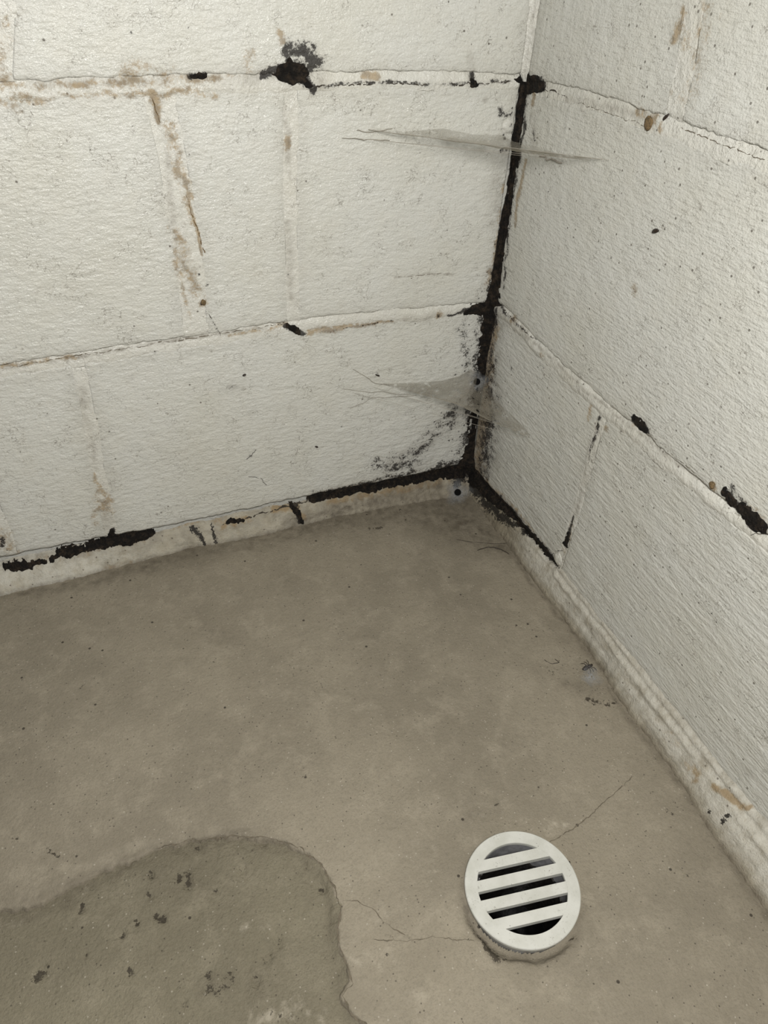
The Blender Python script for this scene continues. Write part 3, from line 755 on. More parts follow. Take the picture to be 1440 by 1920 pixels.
def build_toe(w):
    us = axis(0.0, UEND, FINE_U[w], 1.2, 8.0)
    ks = np.linspace(0, 1, 34)
    Uu, K = np.meshgrid(us, ks)
    out = interp(TOE_OUT[w], Uu) + 1.6 * fbm(Uu / 11, Uu * 0, 51, 3) + (0.6 if w == 'L' else 0.35) * vn(Uu / 4, Uu * 0 + 9, 52)
    top = bed_z(w, 0, Uu)
    if w == 'L':
        zt = top - 3.0 + 2.2 * fbm(Uu / 16, Uu * 0 + 4, 53, 3)
        open_ = sstep(205, 195, Uu)
        zt = zt + (1 - open_) * 2.5
    else:
        open_ = sstep(196, 186, Uu)
        zt = top + 7.0 * (1 - open_) - 2.0 * open_ + 1.6 * open_ * fbm(Uu / 16, Uu * 0 + 4, 53, 3)
    # profile: back in the gap, lip, sloping face, foot below the floor
    kk = np.array([0, 0.10, 0.22, 0.45, 0.70, 0.88, 1.0])
    fo = np.interp(K, kk, [-0.0, 0.02, 0.16, 0.46, 0.78, 1.0, 1.06])
    fz = np.interp(K, kk, [0.04, 0.0, -0.06, -0.34, -0.72, -1.0, -1.25])
    hin = np.where(open_ > 0.5, -7.0, -1.0 if w == 'L' else -0.6)
    h = hin * (1 - sstep(0.0, 0.16, K)) + fo * out
    z = zt + fz * (zt - FLOOR_Z)
    lump = 1.0 * fbm(Uu / 14, z / 8, 54, 3) + 0.5 * vn(Uu / 4.5, z / 3.0, 55) if w == 'L' else 0.8 * fbm(Uu / 34, z / 5, 54, 3) + 0.25 * vn(Uu / 5, z / 3.0, 55)
    h = h + lump * sstep(0.05, 0.3, K)
    if w == 'R':   # fine trowel lines and the crease under the blocks
        h = h + 0.35 * fbm(Uu / 40, z / 2.4, 57, 2) * sstep(0.1, 0.3, K)
        h = h - 1.2 * (1 - open_) * np.exp(-((z - top - 1.0) / 1.2) ** 2) + 1.6 * (1 - open_) * np.exp(-((z - top + 3.2) / 2.0) ** 2) * (0.6 + 0.5 * vn(Uu / 30, Uu * 0, 58))
    # near the inner corner the two toes meet
    splat(w, Uu, z, h)
    V = wpos(w, Uu, z, h).reshape(-1, 3)
    S = stain_at('T' + w, Uu, z)
    S[..., 2] = np.maximum(S[..., 2], 0.65 * sstep(FLOOR_Z + 5, FLOOR_Z, z))
    S[..., 0] = np.maximum(S[..., 0], 0.9 * open_ * sstep(0.14, 0.04, K))
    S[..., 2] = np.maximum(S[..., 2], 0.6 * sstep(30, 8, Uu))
    S[..., 3] = (0.10 + 0.25 * sstep(60, 250, Uu) + 0.5 * sstep(350, 450, Uu)) if w == 'L' else 0.9 * sstep(90, 170, Uu) * sstep(-26, -10, z)
    Q = grid_quads(len(us), len(ks))
    if w == 'R': Q = Q[:, ::-1]
    nm = 'baseboard_left' if w == 'L' else 'baseboard_right'
    o = link(nm, mesh_np(nm, V, Q, S.reshape(-1, 4)), M_TOE)
    lab = {'L': 'lumpy ochre stained mortar toe where the left wall meets the floor', 'R': 'grey white mortar toe where the right wall meets the floor'}[w]
    return tag(o, lab, 'skirting', kind='structure')
toe_left = build_toe('L'); toe_right = build_toe('R')

# ------------------------------------------------------------------ floor with the worn patch and the drain hole
DRAIN = np.array([-177.2, -440.6])
PATCH_EDGE = [(-532.5,-331.8),(-513.2,-329.4),(-490.1,-334.3),(-466.0,-329.1),(-440.8,-323.6),(-411.3,-322.3),(-389.0,-324.7),(-359.2,-331.0),(-334.2,-342.4),(-314.3,-357.3),(-303.8,-375.4),(-300.3,-391.3),(-299.7,-405.9),(-305.4,-418.3),(-308.4,-429.4),(-307.2,-443.2),(-306.6,-451.6),(-315.6,-457.1),(-313.9,-467.6),(-306.1,-479.5),(-302.8,-498.0)]
PATCH_EDGE = PATCH_EDGE + [(-300.0, -640.0), (-420.0, -760.0), (-760.0, -720.0), (-780.0, -420.0)]

# floor stains: R dark blots, G pale bloom, B grime, plus shade painted in near the corner
st('F', GR_SHADE, [(-515.6,-25.9),(-437.7,-25.8),(-364.3,-19.8),(-215.1,-16.7),(-128.4,-19.5),(-33.4,-30.9)], [8, 20, 26, 30, 40, 60], 0.75)
st('F', GR_SHADE, [(-92.1,-26.7),(-53.5,-44.6),(-32.8,-71.3),(-17.7,-118.6)], [26, 62, 60, 22], 0.85)  # real grime, made broader and stronger to paint in the corner's shade
st('F', MO, [(-96.1,-20.3),(-95.8,-35.4),(-92.7,-51.2)], [6, 5, 4], 0.55); st('F', MO, [(-139.4,-40.3),(-127.6,-42.3)], 6, 0.6)
st('F', MO, [(-59.4,-57.5),(-55.9,-77.9)], 10, 0.35)
st('F', GR_SHADE, [(-9.3,-103.0),(-11.8,-176.4),(-10.2,-234.8),(-9.4,-296.6),(-17.5,-324.8)], [6, 5, 5, 8, 6], 0.7)
st('F', GR_SHADE, [(-17.5,-324.8),(-15.4,-381.8),(-15.9,-429.0),(-22.2,-514.7)], [6, 6, 6, 6], 0.65)
st('F', GR_SHADE, [(-50.1,-297.9),(-33.5,-306.9),(-15.3,-313.4)], [12, 18, 14], 0.62); st('F', MO, [(-40.0,-316.7),(-26.0,-328.9),(-20.2,-328.6)], [5, 7, 7], 0.6)
st('F', MO, [(-55.7,-270.5),(-52.9,-284.4),(-46.2,-296.2),(-41.3,-310.3)], [4, 5, 4, 4], 0.45); st('F', MO, [(-31.9,-269.0),(-14.1,-295.0)], 4, 0.35)
st('F', GR_SHADE, [(-26.4,-221.8),(-21.3,-252.3)], 10, 0.3)
st('F', MO, [(-327.4,-124.1),(-339.9,-137.1),(-321.8,-157.0)], [10, 8, 10], 0.25); st('F', GR_SHADE, [(-335.7,-128.2),(-315.1,-149.2)], 18, 0.35)
st('F', RU, [(-304.1,-400.5),(-281.2,-412.8),(-261.1,-431.2)], [14, 18, 20], 0.30)
st('F', RU, [(-298.2,-428.0),(-289.5,-444.9),(-278.1,-471.9),(-274.4,-488.5)], [12, 22, 22, 22], 0.40)
st('F', RU, [(-246.7,-406.5),(-230.2,-406.7),(-219.6,-406.5)], [4, 5, 2], 0.55); st('F', RU, [(-150.8,-405.5),(-129.7,-408.8),(-106.5,-409.7)], [5, 7, 3], 0.62)
st('F', RU, [(-195.7,-379.3),(-165.1,-381.5),(-136.3,-396.6)], [12, 24, 14], 0.30)
st('F', RU, [(-130.1,-445.7),(-131.9,-468.3)], 5, 0.2); st('F', RU, [(-296.2,-351.2),(-264.8,-379.7),(-225.1,-385.9)], 30, 0.25)
st('F', MO, [(-171.8,-381.3),(-161.5,-379.1)], 5, 0.5); st('F', GR_SHADE, [(-186.3,-378.3),(-164.0,-379.6)], 10, 0.3)
st('F', MO, [(-40.2,-427.2),(-39.8,-431.9)], 6, 0.45); st('F', MO, [(-30.7,-426.9)], 2.5, 0.8)
st('F', MO, [(-451.3,-157.2),(-446.9,-155.8)], 5, 0.4); st('F', MO, [(-432.8,-170.9),(-428.0,-166.6)], 5, 0.45)
st('F', MO, [(-506.6,-278.2),(-492.5,-287.5),(-475.2,-304.1)], 5, 0.4)
st('F', GR_SHADE, [(-214.4,-426.2),(-218.4,-450.7),(-212.6,-470.4),(-195.2,-478.6)], 7, 0.6); st('F', MO, [(-219.4,-448.6),(-217.2,-460.0),(-211.0,-471.0),(-204.7,-474.0)], [4, 5, 8, 4], 0.8)
st('F', MO, [(-161.1,-480.0),(-154.7,-479.9)], 5, 0.7); st('F', GR_SHADE, [(-142.4,-464.4),(-159.0,-480.0)], 6, 0.5)
st('F', RU, [(-153.1,-484.0),(-151.6,-488.0)], 2, 0.8)
st('F', MO, [(-285.2,-433.6),(-264.3,-438.9),(-235.2,-452.3),(-225.1,-456.0)], 2.2, 0.4)
st('F', GR_SHADE, [(-513.3,-322.8),(-483.2,-330.3),(-451.5,-322.8),(-407.4,-320.9),(-351.5,-331.7),(-313.4,-354.2),(-299.6,-386.9)], 6, 0.4)
for q in [(-133.4,-264.0),(-161.3,-268.7),(-213.7,-288.9),(-126.9,-248.6),(-466.7,-162.9),(-299.2,-298.0),(-95.4,-345.0),(-242.0,-109.0),(-47.3,-280.0),(-196.0,-56.2),(-174.9,-58.0),(-57.0,-472.7),(-44.7,-475.3),(-81.8,-527.9),(-73.0,-503.2),(-234.5,-372.6),(-266.8,-332.8),(-338.5,-167.4),(-280.2,-445.1),(-249.0,-473.3),(-296.2,-338.0),(-477.1,-262.9),(-420.0,-269.9),(-66.5,-435.5),(-65.4,-453.1),(-29.9,-423.9)]:
    st('F', MO, [q], 1.9, 0.85)
# patch stains
PITS = [(-398.5,-344.5),(-392.7,-343.4),(-393.5,-352.2),(-413.1,-369.3),(-416.9,-366.1),(-416.6,-337.8),(-418.6,-352.5),(-490.5,-375.3),(-463.7,-345.0),(-440.0,-371.0),(-429.5,-365.7),(-306.4,-389.5),(-344.0,-411.0),(-437.1,-396.6),(-376.8,-364.2),(-430.8,-324.6),(-353.3,-416.2),(-408.2,-424.6),(-463.1,-375.0),(-381.8,-329.1),(-336.5,-342.8),(-363.5,-428.8),(-355.5,-356.4)]
PITR = [7, 6, 7, 6, 5, 5, 4, 9, 4.5, 5, 4, 6, 6, 3.5, 2.5, 4, 8, 4, 3, 5, 4, 6, 6]
PITM = [0.8, 0.8, 0.85, 0.85, 0.85, 0.8, 0.7, 0.8, 0.9, 0.8, 0.9, 0.8, 0.6, 0.95, 0.9, 0.6, 0.4, 0.6, 0.7, 0.7, 0.7, 0.4, 0.35]
for q, r, m in zip(PITS, PITR, PITM): st('P', MO, [q, (q[0] + random.uniform(-1.5, 1.5), q[1] + random.uniform(-4, 4))], r * 0.8, m)
st('P', MO, [(-393.0,-414.5),(-387.5,-412.7),(-382.4,-417.9),(-382.8,-423.2),(-388.5,-425.8),(-392.6,-421.1)], 8, 0.50); st('P', GR_SHADE, [(-388.7,-418.7)], 16, 0.5)
st('P', MO, [(-342.6,-409.8),(-349.6,-415.8),(-354.9,-422.3)], 4, 0.5); st('P', GR_SHADE, [(-356.8,-429.8),(-365.6,-437.6)], 16, 0.35)
st('P', GR_SHADE, [(-514.3,-331.6),(-487.8,-336.0),(-460.0,-331.4),(-434.7,-327.1),(-400.8,-323.3),(-352.3,-333.6),(-314.5,-357.6)], [14, 12, 12, 12, 10, 9, 9], 0.55)
st('P', GR_SHADE, [(-314.5,-357.6),(-302.6,-383.9),(-304.1,-409.9),(-310.8,-432.1),(-311.9,-451.5)], 10, 0.45)
st('P', RU, [(-514.2,-337.0),(-507.7,-336.9),(-497.9,-343.0)], 7, 0.6); st('P', RU, [(-466.8,-327.0),(-446.4,-336.5)], 8, 0.4); st('P', RU, [(-364.3,-394.7),(-349.1,-399.6)], 5, 0.5)
st('P', RU, [(-368.0,-447.4),(-343.0,-455.4),(-332.3,-465.4)], 14, 0.6); st('P', MO, [(-371.7,-441.5),(-361.2,-447.0),(-344.2,-459.5)], 6, 0.4)
st('P', GR_SHADE, [(-410.7,-340.0),(-390.4,-351.4)], 22, 0.35); st('P', GR_SHADE, [(-319.2,-373.8),(-312.9,-391.7)], 20, 0.3)

FRES = 1.0
FMAP = np.full((640, 640), FLOOR_Z)
def fget(x, y):
    i = np.clip(np.round(-np.asarray(y)).astype(int), 0, 639); j = np.clip(np.round(-np.asarray(x)).astype(int), 0, 639)
    return FMAP[i, j]

def patch_sd(x, y):
    d, t = pdist(x, y, PATCH_EDGE, closed=True)
    s = np.where(inside(x, y, PATCH_EDGE), -d, d)
    return s + 2.2 * fbm(x / 9, y / 9, 81, 3) + 1.2 * vn(x / 3.5, y / 3.5, 84)

def floor_mesh():
    xs = -axis(-3.0, 980.0, 560.0, 1.2, 10.0); ys = -axis(-3.0, 1050.0, 590.0, 1.2, 10.0)
    X, Y = np.meshgrid(xs, ys)
    near = (X > -800) & (Y < -230)
    sd = np.full(X.shape, 99.0)
    sd[near] = patch_sd(X[near], Y[near])
    z = FLOOR_Z + 0.9 * fbm(X / 110, Y / 110, 82, 2) + 0.22 * fbm(X / 16, Y / 16, 83, 3) + 0.10 * vn(X / 3, Y / 3, 85)
    # trowelled swell towards the patch lip, then the broken edge
    z = z - 7.0 * sstep(1.2, -2.2, sd) - 1.3 * sstep(12, 0, sd) * sstep(-330, -420, X)
    r = np.hypot(X - DRAIN[0], Y - DRAIN[1])
    ang = np.arctan2(Y - DRAIN[1], X - DRAIN[0])
    broken = sstep(0.3, 0.9, np.cos(ang + 2.1))          # broken away bedding on the near left side
    z = z - 5.0 * broken * sstep(47 + 2 * vn(X / 5, Y / 5, 88), 41, r) + 0.8 * sstep(60, 42, r) * (1 - broken)
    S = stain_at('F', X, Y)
    S[..., 2] = np.maximum(S[..., 2], 0.55 * sstep(2.2, 0.0, sd) * (0.4 + 0.6 * sstep(-0.3, 0.3, fbm(X / 20, Y / 20, 86, 2))))
    m = (X > -639) & (Y > -639)
    FMAP[np.clip(np.round(-Y[m]).astype(int), 0, 639), np.clip(np.round(-X[m]).astype(int), 0, 639)] = z[m]
    V = np.stack([X, Y, z], -1).reshape(-1, 3) / 1000
    Q = grid_quads(len(xs), len(ys))
    keep = (r.ravel() > 37.0)[Q].all(1) & ~((sd.ravel() < -6)[Q].all(1))
    Q = Q[keep]
    used = np.zeros(len(V), bool); used[Q.ravel()] = True
    idx = np.cumsum(used) - 1
    return mesh_np('floor', V[used], idx[Q], S.reshape(-1, 4)[used])
floor = tag(link('floor', floor_mesh(), M_FLOOR), 'smooth brownish grey concrete screed floor', 'floor', kind='structure')

def patch_mesh():
    xs = -axis(270.0, 800.0, 560.0, 1.3, 10.0); ys = -axis(305.0, 790.0, 590.0, 1.3, 10.0)
    X, Y = np.meshgrid(xs, ys)
    sd = patch_sd(X, Y)
    z = FLOOR_Z - 4.0 + 0.9 * fbm(X / 60, Y / 60, 101, 3) + 0.40 * fbm(X / 12, Y / 12, 102, 3) + 0.2 * vn(X / 3.4, Y / 3.4, 103)
    z = z + 3.4 * sstep(-9, 0, sd) * sstep(-320, -300, X)           # feathered edge on the drain side
    z = z - 0.4 * sstep(-10, -1, sd)
    for q, r in zip(PITS, PITR):
        d = np.hypot(X - q[0], (Y - q[1]) * 0.7) / (r * 0.55)
        z = z - 1.3 * sstep(1.2, 0.5, d)
    S = stain_at('P', X, Y)
    V = np.stack([X, Y, z], -1).reshape(-1, 3) / 1000
    Q = grid_quads(len(xs), len(ys))
    Q = Q[(sd.ravel() < 4)[Q].all(1)]
    used = np.zeros(len(V), bool); used[Q.ravel()] = True
    idx = np.cumsum(used) - 1
    return mesh_np('worn_patch', V[used], idx[Q], S.reshape(-1, 4)[used])
patch = link('worn_patch', patch_mesh(), M_PATCH, floor)
patch['label'] = 'sunken patch of older pitted olive grey concrete'

# ------------------------------------------------------------------ floor drain
def ring_mesh(name, r0, r1, z0, z1, n=96, bev=0.5):
    """annulus with small bevels, mm"""
    prof = [(r0, z0), (r0, z1 - bev), (r0 + bev * 0.5, z1), (r1 - bev, z1), (r1, z1 - bev), (r1, z0)]
    k = len(prof); V = []; Q = []
    for i in range(n):
        a = 2 * math.pi * i / n
        for r, z in prof: V.append((r * math.cos(a), r * math.sin(a), z))
    for i in range(n):
        for j in range(k):
            a, b = i * k + j, i * k + (j + 1) % k
            c, d = ((i + 1) % n) * k + (j + 1) % k, ((i + 1) % n) * k + j
            Q.append((a, d, c, b))
    me = mesh_np(name, np.array(V) / 1000, np.array(Q), smooth=False)
    return me

def drain_rim():
    # annulus whose inner edge is the ring of the grate
    return ring_mesh('rim', 31.0, 40.0, -2.8, 0.0)

def bar_mesh(yc, wdt, R=31.6, th=4.2):
    """a grate bar across the opening; ends follow the ring"""
    bm = bmesh.new()
    pts = []
    n = 8
    y0, y1 = yc - wdt / 2, yc + wdt / 2
    for i in range(n + 1):
        y = y0 + (y1 - y0) * i / n
        pts.append((math.sqrt(max(0, R * R - y * y)), y))
    for i in range(n + 1):
        y = y1 + (y0 - y1) * i / n
        pts.append((-math.sqrt(max(0, R * R - y * y)), y))
    top = [bm.verts.new((x / 1000, y / 1000, -0.00012)) for x, y in pts]
    bot = [bm.verts.new((x / 1000, y / 1000, -th / 1000)) for x, y in pts]
    bm.faces.new(top); bm.faces.new(bot[::-1])
    m = len(pts)
    for i in range(m): bm.faces.new((top[i], bot[i], bot[(i + 1) % m], top[(i + 1) % m]))
    bmesh.ops.recalc_face_normals(bm, faces=bm.faces)
    me = bpy.data.meshes.new('bar'); bm.to_mesh(me); bm.free()
    return me

def tube_mesh(name, r, z0, z1, n=72, wall=1.5, rag=0.0):
    V = []; Q = []
    for i in range(n):
        a = 2 * math.pi * i / n
        j = rag * (math.sin(3 * a + 1) * 0.6 + math.sin(7 * a) * 0.4 + random.uniform(-0.5, 0.5)) if rag else 0
        for rr, z in ((r, z0), (r, z1 + j), (r + wall, z1 + j), (r + wall, z0)): V.append((rr * math.cos(a), rr * math.sin(a), z))
    for i in range(n):
        for j in range(4):
            a, b = i * 4 + j, i * 4 + (j + 1) % 4
            c, d = ((i + 1) % n) * 4 + (j + 1) % 4, ((i + 1) % n) * 4 + j
            Q.append((a, d, c, b))
    return mesh_np(name, np.array(V) / 1000, np.array(Q), smooth=False)

drain = tag(empty('floor_drain', (DRAIN[0] / 1000, DRAIN[1] / 1000, (FLOOR_Z + 7.6) / 1000)), 'round white slotted drain grate set proud of the concrete floor', 'drain')
drain.rotation_euler = (math.radians(-0.5), math.radians(-2.6), math.radians(-9.2))
link('rim', drain_rim(), M_DRAIN, drain)
for yc in (-19.8, -6.6, 6.6, 19.8):
    link('bar', bar_mesh(yc, 7.4), M_DRAIN, drain)
link('sleeve', tube_mesh('sleeve', 33.0, -26.0, -2.6, wall=4.4), M_SLEEVE, drain)
link('pipe', tube_mesh('pipe', 32.0, -40.0, -3.0, wall=1.0), M_PIPE, drain)
link('slime_lining', tube_mesh('slime_lining', 30.5, -120.0, -27.0, wall=1.6, rag=3.5), M_SLIME, drain)
bm = bmesh.new(); bmesh.ops.create_circle(bm, cap_ends=True, segments=48, radius=0.0312)
for v in bm.verts: v.co.z = -0.095
me = bpy.data.meshes.new('water'); bm.to_mesh(me); bm.free()
link('water', me, M_WATER, drain)

# ------------------------------------------------------------------ black mould crusts
def ridge_h(w, u, z):
    h = hget(w, u, z)
    for dz_, du_ in ((1, 0), (-1, 0), (0, 1), (0, -1)): h = np.maximum(h, hget(w, u + du_, z + dz_))
    return np.maximum(h, -2.0)

def crust(w, pts, widths, label, thick=1.3, group=None, off=0.0, name='mould_crust', rag=0.45, seed=0, mat=None):
    pts = np.array(pts, float); wm = max(widths) + 4
    us = np.arange(pts[:, 0].min() - wm, pts[:, 0].max() + wm, 0.8); zs = np.arange(pts[:, 1].min() - wm, pts[:, 1].max() + wm, 0.8)
    U, Z = np.meshgrid(us, zs)
    d, t = pdist(U, Z, pts)
    wd = np.interp(t, np.arange(len(widths)) * (len(pts) - 1) / max(1, len(widths) - 1), widths)
    Mm = wd * (1 + rag * fbm(U / 7, Z / 7, 120 + seed, 3)) + 0.9 * vn(U / 2.6, Z / 2.6, 121 + seed) - d
    h = ridge_h(w, U, Z) + off - 2.2 + (2.2 + thick * (0.5 + 0.8 * np.abs(fbm(U / 4, Z / 4, 122 + seed, 3)))) * sstep(-1.4, 1.4, Mm)
    h = h + 0.35 * vn(U / 1.9, Z / 1.9, 123)
    V = wpos(w, U, Z, h).reshape(-1, 3)
    Q = grid_quads(len(us), len(zs))
    Q = Q[(Mm.ravel() > -1.5)[Q].all(1)]
    used = np.zeros(len(V), bool); used[Q.ravel()] = True
    idx = np.cumsum(used) - 1
    if w == 'L': Q = Q[:, ::-1]
    o = link(name, mesh_np(name, V[used], idx[Q]), mat or M_MOULD)
    return tag(o, label, 'mould', group)

# vertical corner joint
def prof_of(pts):
    p = sorted((q[1], q[0]) for q in pts)
    return lambda z: np.interp(z, [q[0] for q in p], [q[1] for q in p])
lw = prof_of([(3.5,394.8),(1.5,386.9),(2.1,378.8),(0.9,366.5),(2.8,356.1),(0.6,340.9),(-0.6,327.5),(0.7,316.3),(-0.5,309.3),(1.5,297.7),(2.6,280.9),(3.6,258.5),(5.4,232.5),(10.2,208.5),(12.6,191.9),(14.7,162.9),(16.9,132.5),(17.6,86.8),(20.9,59.7),(24.1,24.0),(27.6,5.9)])
rw = prof_of([(20.9,398.2),(9.4,388.5),(8.5,380.4),(10.6,368.6),(11.2,358.4),(11.4,343.6),(11.8,330.6),(8.8,318.6),(9.0,311.8),(7.8,299.8),(8.9,283.5),(8.5,261.1),(7.9,235.0),(14.4,213.3),(9.9,194.6),(8.2,164.7),(5.4,132.6),(-4.5,81.0),(-6.1,51.8),(4.5,21.8),(14.6,9.7)])
cm = corner_fillet('mould_streak', M_MOULD, -14, 398, lambda z: np.maximum(1.2, lw(z) + 1.6 + 1.2 * fbm(z / 6, z * 0, 140, 3)), lambda z: np.maximum(1.2, rw(z) + 1.6 + 1.0 * fbm(z / 6, z * 0 + 7, 141, 3)), 1.6, 44, None, 1.6, None, 1.0, 26)
tag(cm, 'long black mould streak filling the vertical corner joint between the two walls', 'mould')

crust('L', [(194.2,-0.9),(160.1,-0.3),(121.9,-0.5),(75.9,-0.7),(35.2,-0.1),(12.9,-1.3)], [4, 4.6, 5, 5, 6, 8], 'solid black mould band along the left wall foot, running into the corner', 1.6, seed=1)
crust('L', [(504.2,-3.0),(488.8,-4.8),(482.2,-7.5)], [3, 4.2, 2.2], 'leftmost short black mould clump along the left wall foot', seed=2)
crust('L', [(480.5,-4.5),(472.0,-5.6)], [2.6, 2.6], 'small round black mould clump second from the left at the wall foot', seed=3)
crust('L', [(464.4,-5.0),(455.3,-1.9),(445.6,-3.3),(436.2,-1.8),(421.0,-1.9),(410.7,-1.9)], [2.2, 3, 4.2, 3, 3.4, 3], 'row of joined black mould clumps at the wall foot left of the stained head joint', seed=4)
crust('L', [(406.3,-0.3),(392.4,-1.3),(378.1,-1.0),(364.6,-3.3)], [5, 6, 5, 1.5], 'spindle shaped black mould patch at the wall foot below the brown stain', seed=5)
crust('L', [(403.2,13.1),(404.8,-0.7)], [2.2, 5], 'short upright black mould spike rising from the left wall foot', seed=6)
crust('L', [(289.1,-5.5),(280.5,-5.6),(271.9,-6.4)], [2, 3.5, 1.5], 'thin dark mould thread in the cracked mortar of the left wall foot', 0.9, seed=7)
crust('L', [(218.6,-3.8),(212.2,-10.7),(208.9,-21.5)], [2, 3.4, 1.6], 'small black mould fork hanging from the joint at the left wall foot', seed=8)
crust('R', [(11.9,-6.1),(65.7,0.7),(106.2,7.1),(144.3,10.7),(170.6,11.1),(187.4,12.1)], [9, 6, 4.5, 4, 5, 3], 'black mould band along the right wall foot from the corner to the chipped mortar', 1.6, seed=9)
crust('L', [(208.9,406.5),(201.9,408.1),(195.0,406.6)], [5, 8.5, 6], 'round black mould blob in the upper joint of the left wall', 1.8, seed=10)
crust('L', [(193.4,403.8),(189.8,399.9),(184.3,397.7)], [3, 2.5, 1.5], 'thin curved black mould tail right of the round blob', 0.8, seed=11)
crust('R', [(6.8,399.0),(17.2,399.1),(26.4,396.8)], [7, 7, 4], 'jagged black mould knob at the top of the corner streak', 1.6, seed=13, rag=0.7)
crust('L', [(0.9,397.5),(6.2,398.8),(10.3,398.8)], [3, 2.2, 1.0], 'small black mould spur left of the knob at the top of the corner streak', 0.8, seed=22)
crust('L', [(49.7,399.5),(47.9,396.8),(44.4,396.4)], [2, 4, 2], 'tiny black mould smudge in the upper joint left of the corner', 0.8, seed=14)
crust('L', [(30.6,196.4),(21.2,197.5),(12.8,197.6)], [3, 4.5, 6], 'black mould tongue reaching from the corner into the middle joint', 1.2, seed=15)
crust('L', [(212.6,205.7),(207.7,202.4),(201.8,196.8)], [2.5, 4.5, 2.5], 'small dark slanting mould mark across the middle joint of the left wall', 0.9, seed=16)
crust('R', [(233.5,205.9),(240.5,205.3),(248.8,204.6)], [3.5, 5, 3], 'narrow black mould slit above the bead of the right wall joint', 0.9, seed=17)
crust('R', [(334.3,208.0),(339.7,206.5),(344.4,206.3)], [4.5, 5, 4], 'upper of two black mould holes near the right edge of the right wall', 0.9, seed=18)
crust('R', [(352.1,206.8),(359.3,205.2),(365.1,205.2),(369.7,205.4)], [6, 7, 7, 5], 'lower and longer of two black mould holes near the right edge', 1.0, seed=19)
crust('L', [(275.0,405.2),(270.3,406.1),(266.5,405.7)], [1.5, 3, 2], 'small broken black mould mark in the upper joint left of the blob', 0.7, seed=20)
crust('R', [(194.5,55.9),(194.4,40.9)], [2, 4], 'black mould speck low in the upright joint of the right wall', 0.8, seed=21)

# chipped mortar lump at the end of the right gap
def lumpy(name, loc, size, mat, seed=0, amp=0.18, sub=3, rot=(0, 0, 0), parent=None):
    bm = bmesh.new(); bmesh.ops.create_icosphere(bm, subdivisions=sub, radius=1.0)
    for v in bm.verts:
        c = v.co
        n = float(vn(np.array([c.x * 1.7 + c.z * 1.1 + 5]), np.array([c.y * 1.7 - c.z * 0.9 + 3]), 300 + seed)[0]) * amp + float(vn(np.array([c.x * 4 + c.z * 2.7]), np.array([c.y * 4 - c.z * 2]), 320 + seed)[0]) * amp * 0.5
        v.co = Vector((c.x * size[0], c.y * size[1], c.z * size[2])) * (1 + n) / 1000
    for f in bm.faces: f.smooth = True
    me = bpy.data.meshes.new(name); bm.to_mesh(me); bm.free()
    o = link(name, me, mat, parent); o.location = loc; o.rotation_euler = rot
    return o
def on_wall(w, q, lift=0.0):
    h = float(ridge_h(w, np.array([q[0]]), np.array([q[1]]))[0]) + lift
    return Vector(wpos(w, np.array(q[0]), np.array(q[1]), np.array(h)))
q = [(189.8,19.3)][0]
chip = lumpy('mortar_chip', on_wall('R', q, -0.6), (2.2, 5.5, 6.5), M_MORTAR, 3, 0.25, parent=wall_right)

# ------------------------------------------------------------------ cracks (thin dark fissures)
def crack(surface, pts, width, parent, mat=M_CRACK, seed=0, jag=0.9):
    pts = np.array(pts, float)
    L = np.concatenate([[0], np.cumsum(np.hypot(*np.diff(pts, axis=0).T))])
    n = max(6, int(L[-1] / 1.3)); s = np.linspace(0, L[-1], n)
    x = np.interp(s, L, pts[:, 0]); y = np.interp(s, L, pts[:, 1])
    tx = np.gradient(x); ty = np.gradient(y); m = np.hypot(tx, ty) + 1e-9; nx, ny = -ty / m, tx / m
    j = jag * (fbm(s / 8, s * 0, 400 + seed, 3) * 1.6 + 0.5 * vn(s / 2.2, s * 0, 410 + seed))
    x = x + nx * j; y = y + ny * j
    wd = width * (0.55 + 0.45 * vn(s / 3.5, s * 0, 420 + seed)) * np.minimum(1, np.minimum(s, L[-1] - s) / 4 + 0.25) * 0.5
    V = []
    for sg in (-1, 0, 1):
        a, b = x + sg * nx * wd, y + sg * ny * wd
        if surface in 'LR':
            V.append(wpos(surface, a, b, np.maximum(hget(surface, a, b), ridge_h(surface, a, b) - 0.5) + (0.25 if sg == 0 else 0.05)))
        elif surface == 'P':
            V.append(np.stack([a, b, fmax(a, b) + 0.05 - 0.1 * sg * sg], -1) / 1000)
        elif surface == 'F':
            V.append(np.stack([a, b, fget(a, b) + (0.22 if sg == 0 else 0.08)], -1) / 1000)
    V = np.concatenate(V); i = np.arange(n - 1)
    Q = np.concatenate([np.stack([k * n + i, k * n + i + 1, (k + 1) * n + i + 1, (k + 1) * n + i], -1) for k in (0, 1)])
    return link('crack', mesh_np('crack', V, Q), mat, parent)
crack('L', [(184.3,397.7),(170.7,397.7),(153.4,398.5),(135.7,397.4)], 1.6, wall_left, seed=1)
crack('L', [(126.8,399.1),(108.6,398.0),(90.0,397.3)], 1.3, wall_left, seed=2)
crack('L', [(68.7,396.8),(46.8,396.4),(29.7,397.6),(13.2,398.1)], 1.3, wall_left, seed=3)
crack('L', [(301.6,376.8),(303.3,385.6),(304.7,393.4)], 1.3, wall_left, M_BROWN, 4)
crack('L', [(288.9,325.8),(287.3,311.6),(283.0,298.8),(279.9,276.9)], 1.2, wall_left, M_BROWN, 5)
crack('L', [(284.8,229.6),(280.2,220.6),(274.8,204.8)], 0.9, wall_left, seed=6)
crack('L', [(197.3,-1.6),(218.5,-2.3),(245.4,-2.9),(274.7,-5.6),(295.0,-7.6)], 1.8, wall_left, seed=7)
crack('L', [(109.0,239.8),(76.5,241.0),(48.2,236.5)], 0.7, wall_left, M_FCRACK, 8)
